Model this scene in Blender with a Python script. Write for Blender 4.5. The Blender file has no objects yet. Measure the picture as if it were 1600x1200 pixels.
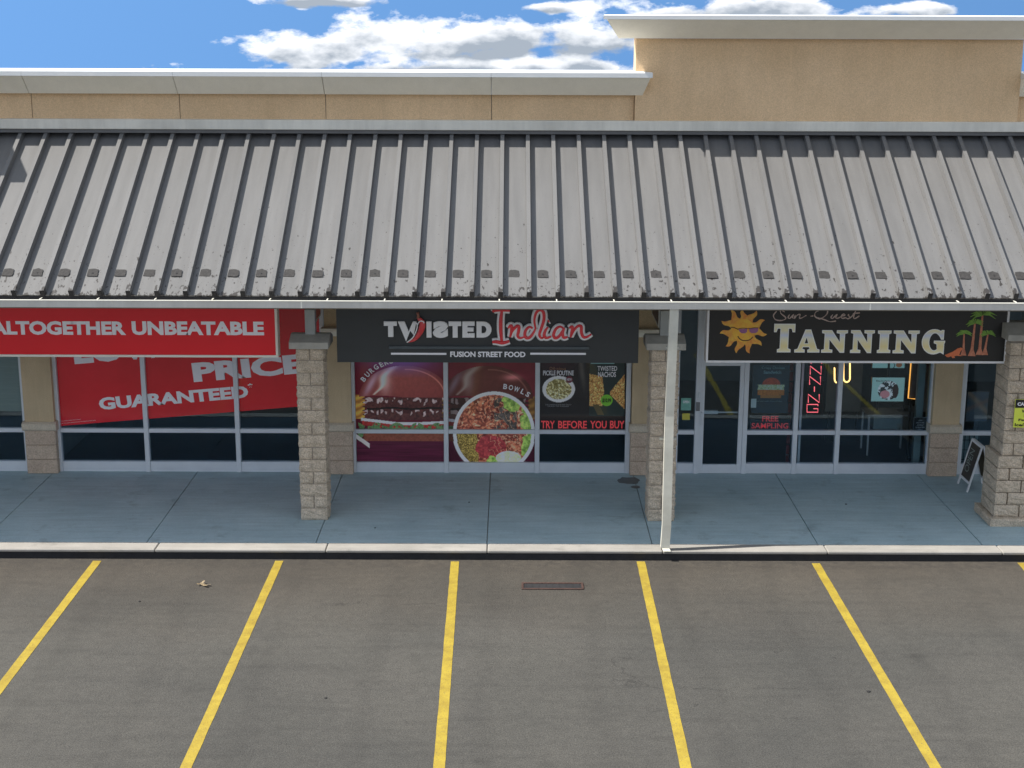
import bpy, bmesh, math, random
import numpy as np
from mathutils import Matrix, Vector
from mathutils.geometry import tessellate_polygon

# ------------------------------------------------------------------ camera, world, sun, exposure
S = bpy.context.scene
F, PITCH, ROLL, CAMZ = 2275.0, math.atan(545 / 2275.0), 0.0033, 7.6
cd = bpy.data.cameras.new('camera'); cam = bpy.data.objects.new('camera', cd)
S.collection.objects.link(cam); S.camera = cam
cd.sensor_width = 36.0; cd.lens = F / 1600 * 36; cd.clip_start = 0.1; cd.clip_end = 2000
cam.matrix_world = Matrix.Translation((0, 0, CAMZ)) @ Matrix.Rotation(math.pi / 2 - PITCH, 4, 'X') @ Matrix.Rotation(ROLL, 4, 'Z')

SUN = Vector((0.78, 0.075, -1.0)).normalized()          # direction in which the light travels
sun_el = math.asin(-SUN.z); sun_az = math.atan2(-SUN.x, -SUN.y)   # azimuth from +Y, clockwise
ld = bpy.data.lights.new('sun', 'SUN'); ld.energy = 2.95; ld.angle = math.radians(0.5); ld.color = (1.0, 0.95, 0.88)
lo = bpy.data.objects.new('sun', ld); S.collection.objects.link(lo)
lo.rotation_euler = SUN.to_track_quat('-Z', 'Y').to_euler(); lo.location = (-30, -3, 40)
S.view_settings.view_transform = 'Standard'; S.view_settings.look = 'None'
S.view_settings.gamma = 1.0; S.view_settings.use_curve_mapping = False
S.view_settings.exposure = 1.50

W = bpy.data.worlds.new('World'); S.world = W; W.use_nodes = True
def build_world():
    nt = W.node_tree; nt.nodes.clear(); N = nt.nodes.new; L = nt.links.new
    def m(op, a, b=None, c=None, clamp=False):
        n = N('ShaderNodeMath'); n.operation = op; n.use_clamp = clamp
        for i, v in enumerate((a, b, c)):
            if v is None: continue
            if isinstance(v, (int, float)): n.inputs[i].default_value = v
            else: L(v, n.inputs[i])
        return n.outputs[0]
    tc = N('ShaderNodeTexCoord'); sp = N('ShaderNodeSeparateXYZ'); L(tc.outputs['Generated'], sp.inputs[0])
    x, y, z = sp.outputs
    # the sky colour seen low down is the clear blue of the photograph: look the Nishita sky up a little higher
    z2 = m('SMOOTH_MAX', z, 0.62, 0.15)
    cb = N('ShaderNodeCombineXYZ'); L(x, cb.inputs[0]); L(y, cb.inputs[1]); L(z2, cb.inputs[2])
    nv = N('ShaderNodeVectorMath'); nv.operation = 'NORMALIZE'; L(cb.outputs[0], nv.inputs[0])
    sky = N('ShaderNodeTexSky'); sky.sky_type = 'NISHITA'; sky.sun_disc = False
    sky.sun_elevation = sun_el; sky.sun_rotation = sun_az; sky.altitude = 100; sky.air_density = 1.0
    sky.dust_density = 0.3; sky.ozone_density = 3.0
    L(nv.outputs[0], sky.inputs[0])
    az = m('ARCTAN2', x, y); el = m('ARCSINE', z)
    ae = N('ShaderNodeCombineXYZ'); L(m('MULTIPLY', az, 1.0), ae.inputs[0]); L(m('MULTIPLY', el, 2.0), ae.inputs[1]); L(m('MULTIPLY', y, 0.3), ae.inputs[2])
    def noise(scale, det, rough, off=0.0):
        mp = N('ShaderNodeMapping'); L(ae.outputs[0], mp.inputs[0]); mp.inputs['Location'].default_value = (off * .3, off, 0)
        n = N('ShaderNodeTexNoise'); n.inputs['Scale'].default_value = scale; n.inputs['Detail'].default_value = det
        n.inputs['Roughness'].default_value = rough; L(mp.outputs[0], n.inputs['Vector']); return n.outputs['Fac']
    def e_of(py): return -PITCH + math.atan((600 - py) / F)
    def a_of(px): return math.atan((px - 800) / (F * 1.03))
    blobs = [(440, 78, 72, 30), (520, 88, 110, 34), (590, 62, 90, 40), (700, 72, 120, 40), (790, 60, 80, 42), (690, 108, 330, 16),
             (920, 60, 85, 44), (900, 104, 130, 20), (510, 2, 90, 10), (1060, 30, 120, 30), (1180, 14, 120, 24), (1430, 14, 75, 16),
             (1330, 34, 60, 6), (860, 12, 60, 10), (1560, 40, 60, 5), (300, 130, 200, 8)]
    den = None; vs_ = None; ws_ = None
    for (bx, by, bw, bh) in blobs:
        u = m('DIVIDE', m('SUBTRACT', az, a_of(bx)), bw / F); v = m('DIVIDE', m('SUBTRACT', el, e_of(by)), bh / F)
        d = m('SUBTRACT', 1.0, m('SQRT', m('ADD', m('MULTIPLY', u, u), m('MULTIPLY', v, v))))
        den = d if den is None else m('SMOOTH_MAX', den, d, 0.25)
        w = m('MAXIMUM', m('ADD', d, .35), 0.0); w = m('MULTIPLY', w, w); wv = m('MULTIPLY', w, v)
        vs_ = wv if vs_ is None else m('ADD', vs_, wv); ws_ = w if ws_ is None else m('ADD', ws_, w)
    # the unseen rest of the sky carries cloud, its cover raised to add fill light
    far = m('MULTIPLY', m('SUBTRACT', noise(2.2, 4, .5, 3.0), 0.41), 6.0)
    away = m('MULTIPLY', m('SUBTRACT', m('ABSOLUTE', el), 0.05), 12.0, clamp=True)
    away2 = m('MULTIPLY', m('SUBTRACT', m('ABSOLUTE', az), 0.38), 8.0, clamp=True)
    den = m('MAXIMUM', den, m('MINIMUM', m('SUBTRACT', m('MULTIPLY', m('ADD', far, 1.0), m('MAXIMUM', away, away2)), 1.0), 0.5))
    n1 = m('SUBTRACT', noise(34, 8, .58), 0.5); n2 = m('SUBTRACT', noise(12, 3, .5, 1.7), 0.5)
    d2 = m('ADD', den, m('ADD', m('MULTIPLY', n1, 2.6), m('MULTIPLY', n2, 1.2)))
    fac = m('MULTIPLY', m('SUBTRACT', d2, 0.02), 2.6, clamp=True)
    # thick undersides are grey: the density a little higher up shades what lies below it
    n3 = m('SUBTRACT', noise(26, 6, .55, 0.045), 0.5)
    low = m('MULTIPLY', m('DIVIDE', vs_, m('ADD', ws_, .02)), -1.1)
    thick = m('SUBTRACT', m('ADD', m('ADD', m('MULTIPLY', den, .55), low), m('MULTIPLY', n3, 2.6)), -0.06)
    sh = m('MULTIPLY', thick, 1.5, clamp=True)
    cc = N('ShaderNodeMix'); cc.data_type = 'RGBA'; L(sh, cc.inputs['Factor'])
    cc.inputs['A'].default_value = (2.9, 2.95, 3.05, 1); cc.inputs['B'].default_value = (1.0, 1.15, 1.35, 1)
    mx = N('ShaderNodeMix'); mx.data_type = 'RGBA'; L(fac, mx.inputs['Factor'])
    tn = N('ShaderNodeVectorMath'); tn.operation = 'MULTIPLY'; L(sky.outputs[0], tn.inputs[0]); tn.inputs[1].default_value = (.365, .485, .53)
    L(tn.outputs[0], mx.inputs['A']); L(cc.outputs['Result'], mx.inputs['B'])
    bg = N('ShaderNodeBackground'); bg.inputs['Strength'].default_value = 0.15
    L(mx.outputs['Result'], bg.inputs[0]); o = N('ShaderNodeOutputWorld'); L(bg.outputs[0], o.inputs[0])
build_world()

# ------------------------------------------------------------------ measuring helpers
C_, S_ = math.cos(PITCH), math.sin(PITCH)
def ray(px, py):
    x, yd = px - 800, py - 600
    xu = x + yd * ROLL; yu = yd - x * ROLL
    a, b = xu / F, -yu / F
    return a, C_ + b * S_, -S_ + b * C_
def at(px, py, Y):            # point of the photograph measured on the upright plane Y
    a, b, c = ray(px, py); t = Y / b
    return (a * t, Y, CAMZ + c * t)
def on(px, py, Z):            # point of the photograph measured on the level plane Z
    a, b, c = ray(px, py); t = (Z - CAMZ) / c
    return (a * t, b * t, Z)
def lin(c):
    return tuple((v / 12.92 if v <= 0.04045 else ((v + 0.055) / 1.055) ** 2.4) for v in c)
def c8(r, g, b): return lin((r / 255, g / 255, b / 255))

# ------------------------------------------------------------------ materials
MATS = {}
def mat(name, c1, rough=0.6, c2=None, scale=4.0, bump=0.0, bscale=60.0, metal=0.0, spec=0.5, emit=0.0, coat=0.0, detail=6, stretch=None, world=True, speck=None):
    if name in MATS: return MATS[name]
    m = bpy.data.materials.new(name); m.use_nodes = True; nt = m.node_tree
    b = nt.nodes['Principled BSDF']; N = nt.nodes.new; L = nt.links.new
    b.inputs['Base Color'].default_value = (*c1, 1); b.inputs['Roughness'].default_value = rough
    b.inputs['Metallic'].default_value = metal; b.inputs['Specular IOR Level'].default_value = spec
    b.inputs['Coat Weight'].default_value = coat; b.inputs['Coat Roughness'].default_value = 0.08
    vec = None
    if c2 is not None or bump:
        g = N('ShaderNodeNewGeometry'); vec = g.outputs['Position']
        if stretch:
            mp = N('ShaderNodeMapping'); mp.inputs['Scale'].default_value = stretch; L(vec, mp.inputs[0]); vec = mp.outputs[0]
    if c2 is not None:
        n = N('ShaderNodeTexNoise'); n.inputs['Scale'].default_value = scale; n.inputs['Detail'].default_value = detail
        n.inputs['Roughness'].default_value = 0.65; L(vec, n.inputs['Vector'])
        r = N('ShaderNodeValToRGB'); r.color_ramp.elements[0].position = 0.35; r.color_ramp.elements[1].position = 0.65
        r.color_ramp.elements[0].color = (*c1, 1); r.color_ramp.elements[1].color = (*c2, 1)
        L(n.outputs['Fac'], r.inputs[0]); out = r.outputs[0]
        if speck:
            n3 = N('ShaderNodeTexNoise'); n3.inputs['Scale'].default_value = speck[0]; n3.inputs['Detail'].default_value = 2; L(vec, n3.inputs['Vector'])
            mr = N('ShaderNodeMapRange'); mr.inputs['From Min'].default_value = 0.3; mr.inputs['From Max'].default_value = 0.7
            mr.inputs['To Min'].default_value = 1 - speck[1]; mr.inputs['To Max'].default_value = 1 + speck[1]; L(n3.outputs['Fac'], mr.inputs[0])
            vm = N('ShaderNodeVectorMath'); vm.operation = 'SCALE'; L(out, vm.inputs[0]); L(mr.outputs[0], vm.inputs['Scale']); out = vm.outputs[0]
        L(out, b.inputs['Base Color'])
    if bump:
        n2 = N('ShaderNodeTexNoise'); n2.inputs['Scale'].default_value = bscale; n2.inputs['Detail'].default_value = 5; L(vec, n2.inputs['Vector'])
        bp = N('ShaderNodeBump'); bp.inputs['Strength'].default_value = bump; bp.inputs['Distance'].default_value = 0.02
        L(n2.outputs['Fac'], bp.inputs['Height']); L(bp.outputs[0], b.inputs['Normal'])
    if emit:
        b.inputs['Emission Color'].default_value = (*c1, 1); b.inputs['Emission Strength'].default_value = emit
    MATS[name] = m; return m

def streak(m, amt=.16):
    nt = m.node_tree; N = nt.nodes.new; L = nt.links.new; b = nt.nodes['Principled BSDF']; src = b.inputs['Base Color'].links[0].from_socket
    g = N('ShaderNodeNewGeometry'); mp = N('ShaderNodeMapping'); mp.inputs['Scale'].default_value = (5, 5, .45); L(g.outputs['Position'], mp.inputs[0])
    n = N('ShaderNodeTexNoise'); n.inputs['Scale'].default_value = 1; n.inputs['Detail'].default_value = 6; n.inputs['Roughness'].default_value = .7; L(mp.outputs[0], n.inputs['Vector'])
    n2 = N('ShaderNodeTexNoise'); n2.inputs['Scale'].default_value = .7; n2.inputs['Detail'].default_value = 5; L(g.outputs['Position'], n2.inputs['Vector'])
    ad = N('ShaderNodeMath'); ad.operation = 'ADD'; L(n.outputs['Fac'], ad.inputs[0]); L(n2.outputs['Fac'], ad.inputs[1])
    mr = N('ShaderNodeMapRange'); L(ad.outputs[0], mr.inputs[0]); mr.inputs['From Min'].default_value = .8; mr.inputs['From Max'].default_value = 1.2; mr.inputs['To Min'].default_value = 1 - amt; mr.inputs['To Max'].default_value = 1 + amt * .4
    s_ = N('ShaderNodeVectorMath'); s_.operation = 'SCALE'; L(src, s_.inputs[0]); L(mr.outputs[0], s_.inputs['Scale']); L(s_.outputs[0], b.inputs['Base Color'])
M_tan = mat('tan_stucco', (.68, .48, .28), .9, (.74, .53, .32), 1.2, .5, 90, speck=(70, .13))
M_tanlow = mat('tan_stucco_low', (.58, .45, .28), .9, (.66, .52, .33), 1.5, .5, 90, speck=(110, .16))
M_cream = mat('cream_stucco', (.90, .85, .71), .85, (.93, .88, .75), 1.0, .25, 110, speck=(120, .05))
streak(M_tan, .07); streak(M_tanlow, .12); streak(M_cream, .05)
M_cap = mat('white_metal_cap', (.74, .76, .76), .35, (.80, .81, .80), 2.0)
M_ledge = mat('ledge_metal', (.62, .60, .53), .5, (.70, .68, .60), 1.5)
M_ledgedk = mat('roof_flashing', (.10, .10, .10), .5, (.13, .13, .13), 2.0)
M_gutter = mat('gutter_metal', (.56, .54, .49), .5, (.62, .60, .55), 1.2)
streak(M_gutter, .12); streak(M_ledge, .14)
M_gutlip = mat('gutter_lip', (.80, .78, .68), .35, (.84, .82, .74), 2.0)
M_dark = mat('black_void', (.012, .013, .015), .8, (.02, .02, .022), 3)
M_soffit = mat('soffit', (.22, .20, .16), .8, (.27, .24, .19), 2)
M_alu = mat('aluminium_frame', (.66, .70, .74), .35, (.72, .76, .80), 3.0, metal=0.1)
M_stone = mat('cast_stone', (.56, .49, .38), .85, (.64, .56, .44), 5, .4, 60, speck=(60, .15))
M_stonebase = mat('pilaster_stone', (.48, .37, .28), .9, (.58, .46, .35), 6, .6, 50, speck=(70, .25))
M_moulding = mat('cast_stone_cap', (.36, .35, .31), .8, (.46, .45, .40), 5, .3, 50)
M_block = mat('split_face_block', (.46, .385, .29), .95, (.62, .52, .40), 7, .9, 45, speck=(55, .3))
M_mortar = mat('mortar', (.28, .245, .20), .95, (.34, .30, .25), 9, .4, 60)
M_white = mat('white_paint', (.80, .80, .80), .4, (.84, .84, .84), 3)
M_wprint = mat('white_vinyl', (.88, .88, .92), .35, (.91, .91, .94), 4)
M_wlet = mat('white_letter_face', (.90, .91, .92), .3, (.88, .89, .90), 4)
M_red = mat('red_sign_face', (.78, .004, .014), .3, (.82, .006, .018), 1.0, coat=.3)
M_redf = mat('red_vinyl', (.70, .008, .022), .2, (.80, .012, .03), .8, coat=.4)
M_redl = mat('red_letter_face', (.75, .03, .045), .3, (.82, .05, .06), 5, coat=.3)
M_blk = mat('charcoal_panel', (.028, .032, .034), .4, (.040, .045, .047), .7)
M_blk2 = mat('black_sign_face', (.014, .014, .013), .35, (.020, .019, .017), 1.2)
M_post = mat('grey_post', (.34, .36, .34), .5, (.40, .42, .40), 4)
M_spout = mat('downspout_paint', (.50, .49, .42), .5, (.62, .61, .53), 3)

def asphalt_mat():
    m = bpy.data.materials.new('asphalt'); m.use_nodes = True; nt = m.node_tree; N = nt.nodes.new; L = nt.links.new
    b = nt.nodes['Principled BSDF']; b.inputs['Roughness'].default_value = .88
    g = N('ShaderNodeNewGeometry'); P = g.outputs['Position']
    def noise(sc, det, vec=P, r=.6):
        n = N('ShaderNodeTexNoise'); n.inputs['Scale'].default_value = sc; n.inputs['Detail'].default_value = det; n.inputs['Roughness'].default_value = r
        L(vec, n.inputs['Vector']); return n.outputs['Fac']
    def mr(v, a, c, lo_, hi):
        n = N('ShaderNodeMapRange'); L(v, n.inputs[0]); n.inputs['From Min'].default_value = a; n.inputs['From Max'].default_value = c
        n.inputs['To Min'].default_value = lo_; n.inputs['To Max'].default_value = hi; return n.outputs[0]
    def mul(a, b_):
        n = N('ShaderNodeMath'); n.operation = 'MULTIPLY'; L(a, n.inputs[0]); L(b_, n.inputs[1]); return n.outputs[0]
    base = N('ShaderNodeMix'); base.data_type = 'RGBA'; L(mr(noise(.22, 5), .38, .62, 0, 1), base.inputs['Factor'])
    base.inputs['A'].default_value = (.046, .045, .040, 1); base.inputs['B'].default_value = (.064, .061, .053, 1)
    k = mul(mr(noise(48, 4, P, .75), .3, .7, .50, 1.5), mr(noise(9, 5), .3, .7, .86, 1.12))
    # stones of the surface: pale grains
    v = N('ShaderNodeTexVoronoi'); v.inputs['Scale'].default_value = 60; L(P, v.inputs['Vector'])
    k = mul(k, mr(v.outputs['Distance'], .0, .25, 1.3, 1.0))
    # long scuffs and sweepings that run along the kerb
    mp = N('ShaderNodeMapping'); mp.inputs['Scale'].default_value = (.35, 3.2, 1); L(P, mp.inputs[0])
    k = mul(k, mr(noise(1.4, 6, mp.outputs[0], .7), .36, .5, .89, 1.02))
    # oil drips
    k = mul(k, mr(noise(1.1, 2), .66, .78, 1, .7)); k = mul(k, mr(noise(3.1, 3), .70, .76, 1, .55))
    # faint tyre tracks down the bays
    sx = N('ShaderNodeSeparateXYZ'); L(P, sx.inputs[0]); tw = N('ShaderNodeMath'); tw.operation = 'MULTIPLY_ADD'; L(noise(.3, 2), tw.inputs[0]); tw.inputs[1].default_value = .7; L(sx.outputs[0], tw.inputs[2])
    ts = N('ShaderNodeMath'); ts.operation = 'PINGPONG'; L(tw.outputs[0], ts.inputs[0]); ts.inputs[1].default_value = .68
    k = mul(k, mr(ts.outputs[0], .0, .22, .90, 1.0))
    # hairline cracks
    mp2 = N('ShaderNodeMapping'); mp2.inputs['Scale'].default_value = (.30, .75, 1); L(P, mp2.inputs[0])
    ds = N('ShaderNodeVectorMath'); ds.operation = 'ADD'; L(mp2.outputs[0], ds.inputs[0])
    nn = N('ShaderNodeTexNoise'); nn.inputs['Scale'].default_value = 2.5; nn.inputs['Detail'].default_value = 6; L(P, nn.inputs['Vector'])
    sc = N('ShaderNodeVectorMath'); sc.operation = 'SCALE'; sc.inputs['Scale'].default_value = .35; L(nn.outputs['Color'], sc.inputs[0]); L(sc.outputs[0], ds.inputs[1])
    vc = N('ShaderNodeTexVoronoi'); vc.feature = 'DISTANCE_TO_EDGE'; vc.inputs['Scale'].default_value = .55; L(ds.outputs[0], vc.inputs['Vector'])
    crack = mr(vc.outputs['Distance'], .0, .005, .62, 1.0)
    msk = mr(noise(.35, 2), .52, .60, 0, 1)
    cm = N('ShaderNodeMix'); L(msk, cm.inputs['Factor']); cm.inputs['A'].default_value = 1.0; L(crack, cm.inputs['B'])
    k = mul(k, cm.outputs['Result'])
    s = N('ShaderNodeVectorMath'); s.operation = 'SCALE'; L(base.outputs['Result'], s.inputs[0]); L(k, s.inputs['Scale'])
    sy = N('ShaderNodeSeparateXYZ'); L(P, sy.inputs[0])
    wob = N('ShaderNodeMath'); wob.operation = 'MULTIPLY_ADD'; L(noise(.5, 4), wob.inputs[0]); wob.inputs[1].default_value = 2.4; L(sy.outputs[1], wob.inputs[2])
    brown = N('ShaderNodeMix'); brown.data_type = 'RGBA'; L(mr(wob.outputs[0], 18.6, 21.4, 0, .75), brown.inputs['Factor'])
    L(s.outputs[0], brown.inputs['A']); sc2 = N('ShaderNodeVectorMath'); sc2.operation = 'MULTIPLY'; L(s.outputs[0], sc2.inputs[0]); sc2.inputs[1].default_value = (1.0, .86, .74); L(sc2.outputs[0], brown.inputs['B'])
    grit = N('ShaderNodeMix'); grit.data_type = 'RGBA'; kb = mul(mr(sy.outputs[1], 19.9, 20.4, 0, 1), mr(noise(7, 6, P, .75), .44, .58, 0, .7)); L(kb, grit.inputs['Factor'])
    L(brown.outputs['Result'], grit.inputs['A']); grit.inputs['B'].default_value = (.030, .026, .022, 1)
    L(grit.outputs['Result'], b.inputs['Base Color'])
    bp = N('ShaderNodeBump'); bp.inputs['Strength'].default_value = .6; bp.inputs['Distance'].default_value = .015
    L(noise(70, 4), bp.inputs['Height']); L(bp.outputs[0], b.inputs['Normal'])
    return m
M_asph = asphalt_mat()

def concrete_mat(name, a, c, stain=True):
    m = bpy.data.materials.new(name); m.use_nodes = True; nt = m.node_tree; N = nt.nodes.new; L = nt.links.new
    b = nt.nodes['Principled BSDF']; b.inputs['Roughness'].default_value = .8
    g = N('ShaderNodeNewGeometry'); P = g.outputs['Position']
    def noise(sc, det, vec=P):
        n = N('ShaderNodeTexNoise'); n.inputs['Scale'].default_value = sc; n.inputs['Detail'].default_value = det; n.inputs['Roughness'].default_value = .65
        L(vec, n.inputs['Vector']); return n.outputs['Fac']
    def mr(v, a_, c_, lo_, hi):
        n = N('ShaderNodeMapRange'); L(v, n.inputs[0]); n.inputs['From Min'].default_value = a_; n.inputs['From Max'].default_value = c_
        n.inputs['To Min'].default_value = lo_; n.inputs['To Max'].default_value = hi; return n.outputs[0]
    mx = N('ShaderNodeMix'); mx.data_type = 'RGBA'; L(mr(noise(1.1, 6), .35, .65, 0, 1), mx.inputs['Factor'])
    mx.inputs['A'].default_value = (*a, 1); mx.inputs['B'].default_value = (*c, 1)
    mp = N('ShaderNodeMapping'); mp.inputs['Scale'].default_value = (1.0, 9, 1); L(P, mp.inputs[0])
    t = N('ShaderNodeMath'); t.operation = 'MULTIPLY'; L(mr(noise(90, 3), .3, .7, .86, 1.14), t.inputs[0]); L(mr(noise(1.2, 5, mp.outputs[0]), .3, .7, .9, 1.1), t.inputs[1])
    s = N('ShaderNodeVectorMath'); s.operation = 'SCALE'; L(mx.outputs['Result'], s.inputs[0]); L(t.outputs[0], s.inputs['Scale'])
    ns = noise(2.3, 7); nb = noise(11, 2)
    s2 = N('ShaderNodeVectorMath'); s2.operation = 'SCALE'; L(s.outputs[0], s2.inputs[0])
    tt = N('ShaderNodeMath'); tt.operation = 'MULTIPLY'; L(mr(ns, .58, .72, 1, .72), tt.inputs[0]); L(mr(nb, .74, .78, 1, .6), tt.inputs[1]); L(tt.outputs[0], s2.inputs['Scale'])
    L(s2.outputs[0], b.inputs['Base Color'])
    bp = N('ShaderNodeBump'); bp.inputs['Strength'].default_value = .25; bp.inputs['Distance'].default_value = .01
    L(noise(120, 3), bp.inputs['Height']); L(bp.outputs[0], b.inputs['Normal'])
    return m
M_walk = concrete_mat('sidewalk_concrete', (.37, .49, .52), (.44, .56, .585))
M_kerb = concrete_mat('kerb_concrete', (.24, .23, .21), (.31, .295, .27))
M_kface = mat('kerb_face_tar', (.010, .010, .012), .8, (.018, .018, .020), 6, .4, 60)

def paint_line_mat():
    m = bpy.data.materials.new('yellow_road_paint'); m.use_nodes = True; nt = m.node_tree; N = nt.nodes.new; L = nt.links.new
    b = nt.nodes['Principled BSDF']; b.inputs['Roughness'].default_value = .7
    g = N('ShaderNodeNewGeometry'); P = g.outputs['Position']
    n = N('ShaderNodeTexNoise'); n.inputs['Scale'].default_value = 4; n.inputs['Detail'].default_value = 8; n.inputs['Roughness'].default_value = .7; L(P, n.inputs['Vector'])
    r = N('ShaderNodeValToRGB'); r.color_ramp.elements[0].position = .35; r.color_ramp.elements[1].position = .6
    r.color_ramp.elements[0].color = (.25, .175, .018, 1); r.color_ramp.elements[1].color = (.35, .26, .026, 1); L(n.outputs['Fac'], r.inputs[0])
    n2 = N('ShaderNodeTexNoise'); n2.inputs['Scale'].default_value = 45; n2.inputs['Detail'].default_value = 5; n2.inputs['Roughness'].default_value = .8; L(P, n2.inputs['Vector'])
    w = N('ShaderNodeMapRange'); L(n2.outputs['Fac'], w.inputs[0]); w.inputs['From Min'].default_value = .56; w.inputs['From Max'].default_value = .66
    mx = N('ShaderNodeMix'); mx.data_type = 'RGBA'; L(w.outputs[0], mx.inputs['Factor']); L(r.outputs[0], mx.inputs['A']); mx.inputs['B'].default_value = (.13, .105, .05, 1)
    L(mx.outputs['Result'], b.inputs['Base Color'])
    bp = N('ShaderNodeBump'); bp.inputs['Strength'].default_value = .5; bp.inputs['Distance'].default_value = .01; L(n2.outputs['Fac'], bp.inputs['Height']); L(bp.outputs[0], b.inputs['Normal'])
    return m
M_yel = paint_line_mat()

def roof_mat(name, seam=False):
    m = bpy.data.materials.new(name); m.use_nodes = True; nt = m.node_tree; N = nt.nodes.new; L = nt.links.new
    b = nt.nodes['Principled BSDF']; b.inputs['Roughness'].default_value = .42; b.inputs['Metallic'].default_value = .0
    g = N('ShaderNodeNewGeometry'); P = g.outputs['Position']
    def noise(sc, det, vec=P, r=.6):
        n = N('ShaderNodeTexNoise'); n.inputs['Scale'].default_value = sc; n.inputs['Detail'].default_value = det; n.inputs['Roughness'].default_value = r
        L(vec, n.inputs['Vector']); return n.outputs['Fac']
    def mr(v, a_, c_, lo_, hi):
        n = N('ShaderNodeMapRange'); L(v, n.inputs[0]); n.inputs['From Min'].default_value = a_; n.inputs['From Max'].default_value = c_
        n.inputs['To Min'].default_value = lo_; n.inputs['To Max'].default_value = hi; return n.outputs[0]
    def mth(op, a, b_, cl=False):
        n = N('ShaderNodeMath'); n.operation = op; n.use_clamp = cl
        for i, v in enumerate((a, b_)):
            if isinstance(v, (int, float)): n.inputs[i].default_value = v
            else: L(v, n.inputs[i])
        return n.outputs[0]
    oi = N('ShaderNodeObjectInfo')
    mp = N('ShaderNodeMapping'); mp.inputs['Scale'].default_value = (6, .5, .5); L(P, mp.inputs[0])
    k = mth('MULTIPLY', mr(noise(1.5, 6, mp.outputs[0]), .3, .7, .90, 1.08), mr(oi.outputs['Random'], 0, 1, .94, 1.05))
    k = mth('MULTIPLY', k, mr(noise(70, 3), .3, .7, .95, 1.05))
    base = N('ShaderNodeVectorMath'); base.operation = 'SCALE'; base.inputs[0].default_value = (.138, .137, .135); L(k, base.inputs['Scale'])
    # coating that flakes off, worst along the eave
    sp = N('ShaderNodeSeparateXYZ'); L(P, sp.inputs[0]); Yc = sp.outputs[1]
    near = mr(Yc, 20.58, 20.68, .16, .0)
    mid = mr(Yc, 20.6, 21.4, .115, .055); up = mr(Yc, 21.4, 23.4, 0, -.10)
    bias = mth('ADD', mth('ADD', near, mid), up)
    mpc = N('ShaderNodeMapping'); mpc.inputs['Scale'].default_value = (1.6, .8, .8); L(P, mpc.inputs[0])
    chip = mr(mth('ADD', noise(11, 3, mpc.outputs[0], .55), bias), .735, .755, 0, 1)
    chip2 = mr(mth('ADD', noise(26, 2, mpc.outputs[0], .5), mth('MULTIPLY', bias, .6)), .745, .76, 0, 1)
    chip = mth('MAXIMUM', chip, chip2)
    mx = N('ShaderNodeMix'); mx.data_type = 'RGBA'; L(chip, mx.inputs['Factor']); L(base.outputs[0], mx.inputs['A']); mx.inputs['B'].default_value = (.035, .031, .028, 1)
    L(mx.outputs['Result'], b.inputs['Base Color'])
    bp = N('ShaderNodeBump'); bp.inputs['Strength'].default_value = .12; bp.inputs['Distance'].default_value = .02
    L(noise(1.6, 3), bp.inputs['Height']); L(bp.outputs[0], b.inputs['Normal'])
    return m
M_roof = roof_mat('roof_sheet'); M_patch = mat('snow_guard_pad', (.022, .021, .021), .85, (.042, .040, .039), 30, .5, 80)

def glass_mat(name, tint, refl):
    m = bpy.data.materials.new(name); m.use_nodes = True; nt = m.node_tree; nt.nodes.clear(); N = nt.nodes.new; L = nt.links.new
    tr = N('ShaderNodeBsdfTransparent'); tr.inputs[0].default_value = (*tint, 1)
    gl = N('ShaderNodeBsdfGlossy'); gl.inputs['Roughness'].default_value = .01; gl.inputs[0].default_value = (.66, .84, 1, 1)
    fr = N('ShaderNodeFresnel'); fr.inputs[0].default_value = refl
    n = N('ShaderNodeTexNoise'); n.inputs['Scale'].default_value = 1.3; g = N('ShaderNodeNewGeometry'); L(g.outputs['Position'], n.inputs['Vector'])
    bp = N('ShaderNodeBump'); bp.inputs['Strength'].default_value = .04; bp.inputs['Distance'].default_value = .05; L(n.outputs['Fac'], bp.inputs['Height']); L(bp.outputs[0], gl.inputs['Normal'])
    mx = N('ShaderNodeMixShader'); L(fr.outputs[0], mx.inputs[0]); L(tr.outputs[0], mx.inputs[1]); L(gl.outputs[0], mx.inputs[2])
    o = N('ShaderNodeOutputMaterial'); L(mx.outputs[0], o.inputs[0]); return m
M_glass = glass_mat('window_glass', (.86, .92, .94), 1.50)

def print_mat():
    m = bpy.data.materials.new('printed_film'); m.use_nodes = True; nt = m.node_tree
    b = nt.nodes['Principled BSDF']; a = nt.nodes.new('ShaderNodeAttribute'); a.attribute_name = 'ink'
    nt.links.new(a.outputs['Color'], b.inputs['Base Color']); b.inputs['Roughness'].default_value = .25; b.inputs['Coat Weight'].default_value = .35
    b.inputs['Coat Roughness'].default_value = .05; return m
M_print = print_mat()
def screen_mat():
    m = bpy.data.materials.new('lit_screen'); m.use_nodes = True; nt = m.node_tree
    b = nt.nodes['Principled BSDF']; a = nt.nodes.new('ShaderNodeAttribute'); a.attribute_name = 'ink'
    nt.links.new(a.outputs['Color'], b.inputs['Base Color']); nt.links.new(a.outputs['Color'], b.inputs['Emission Color'])
    b.inputs['Emission Strength'].default_value = .12; return m
M_screen = screen_mat()

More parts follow.
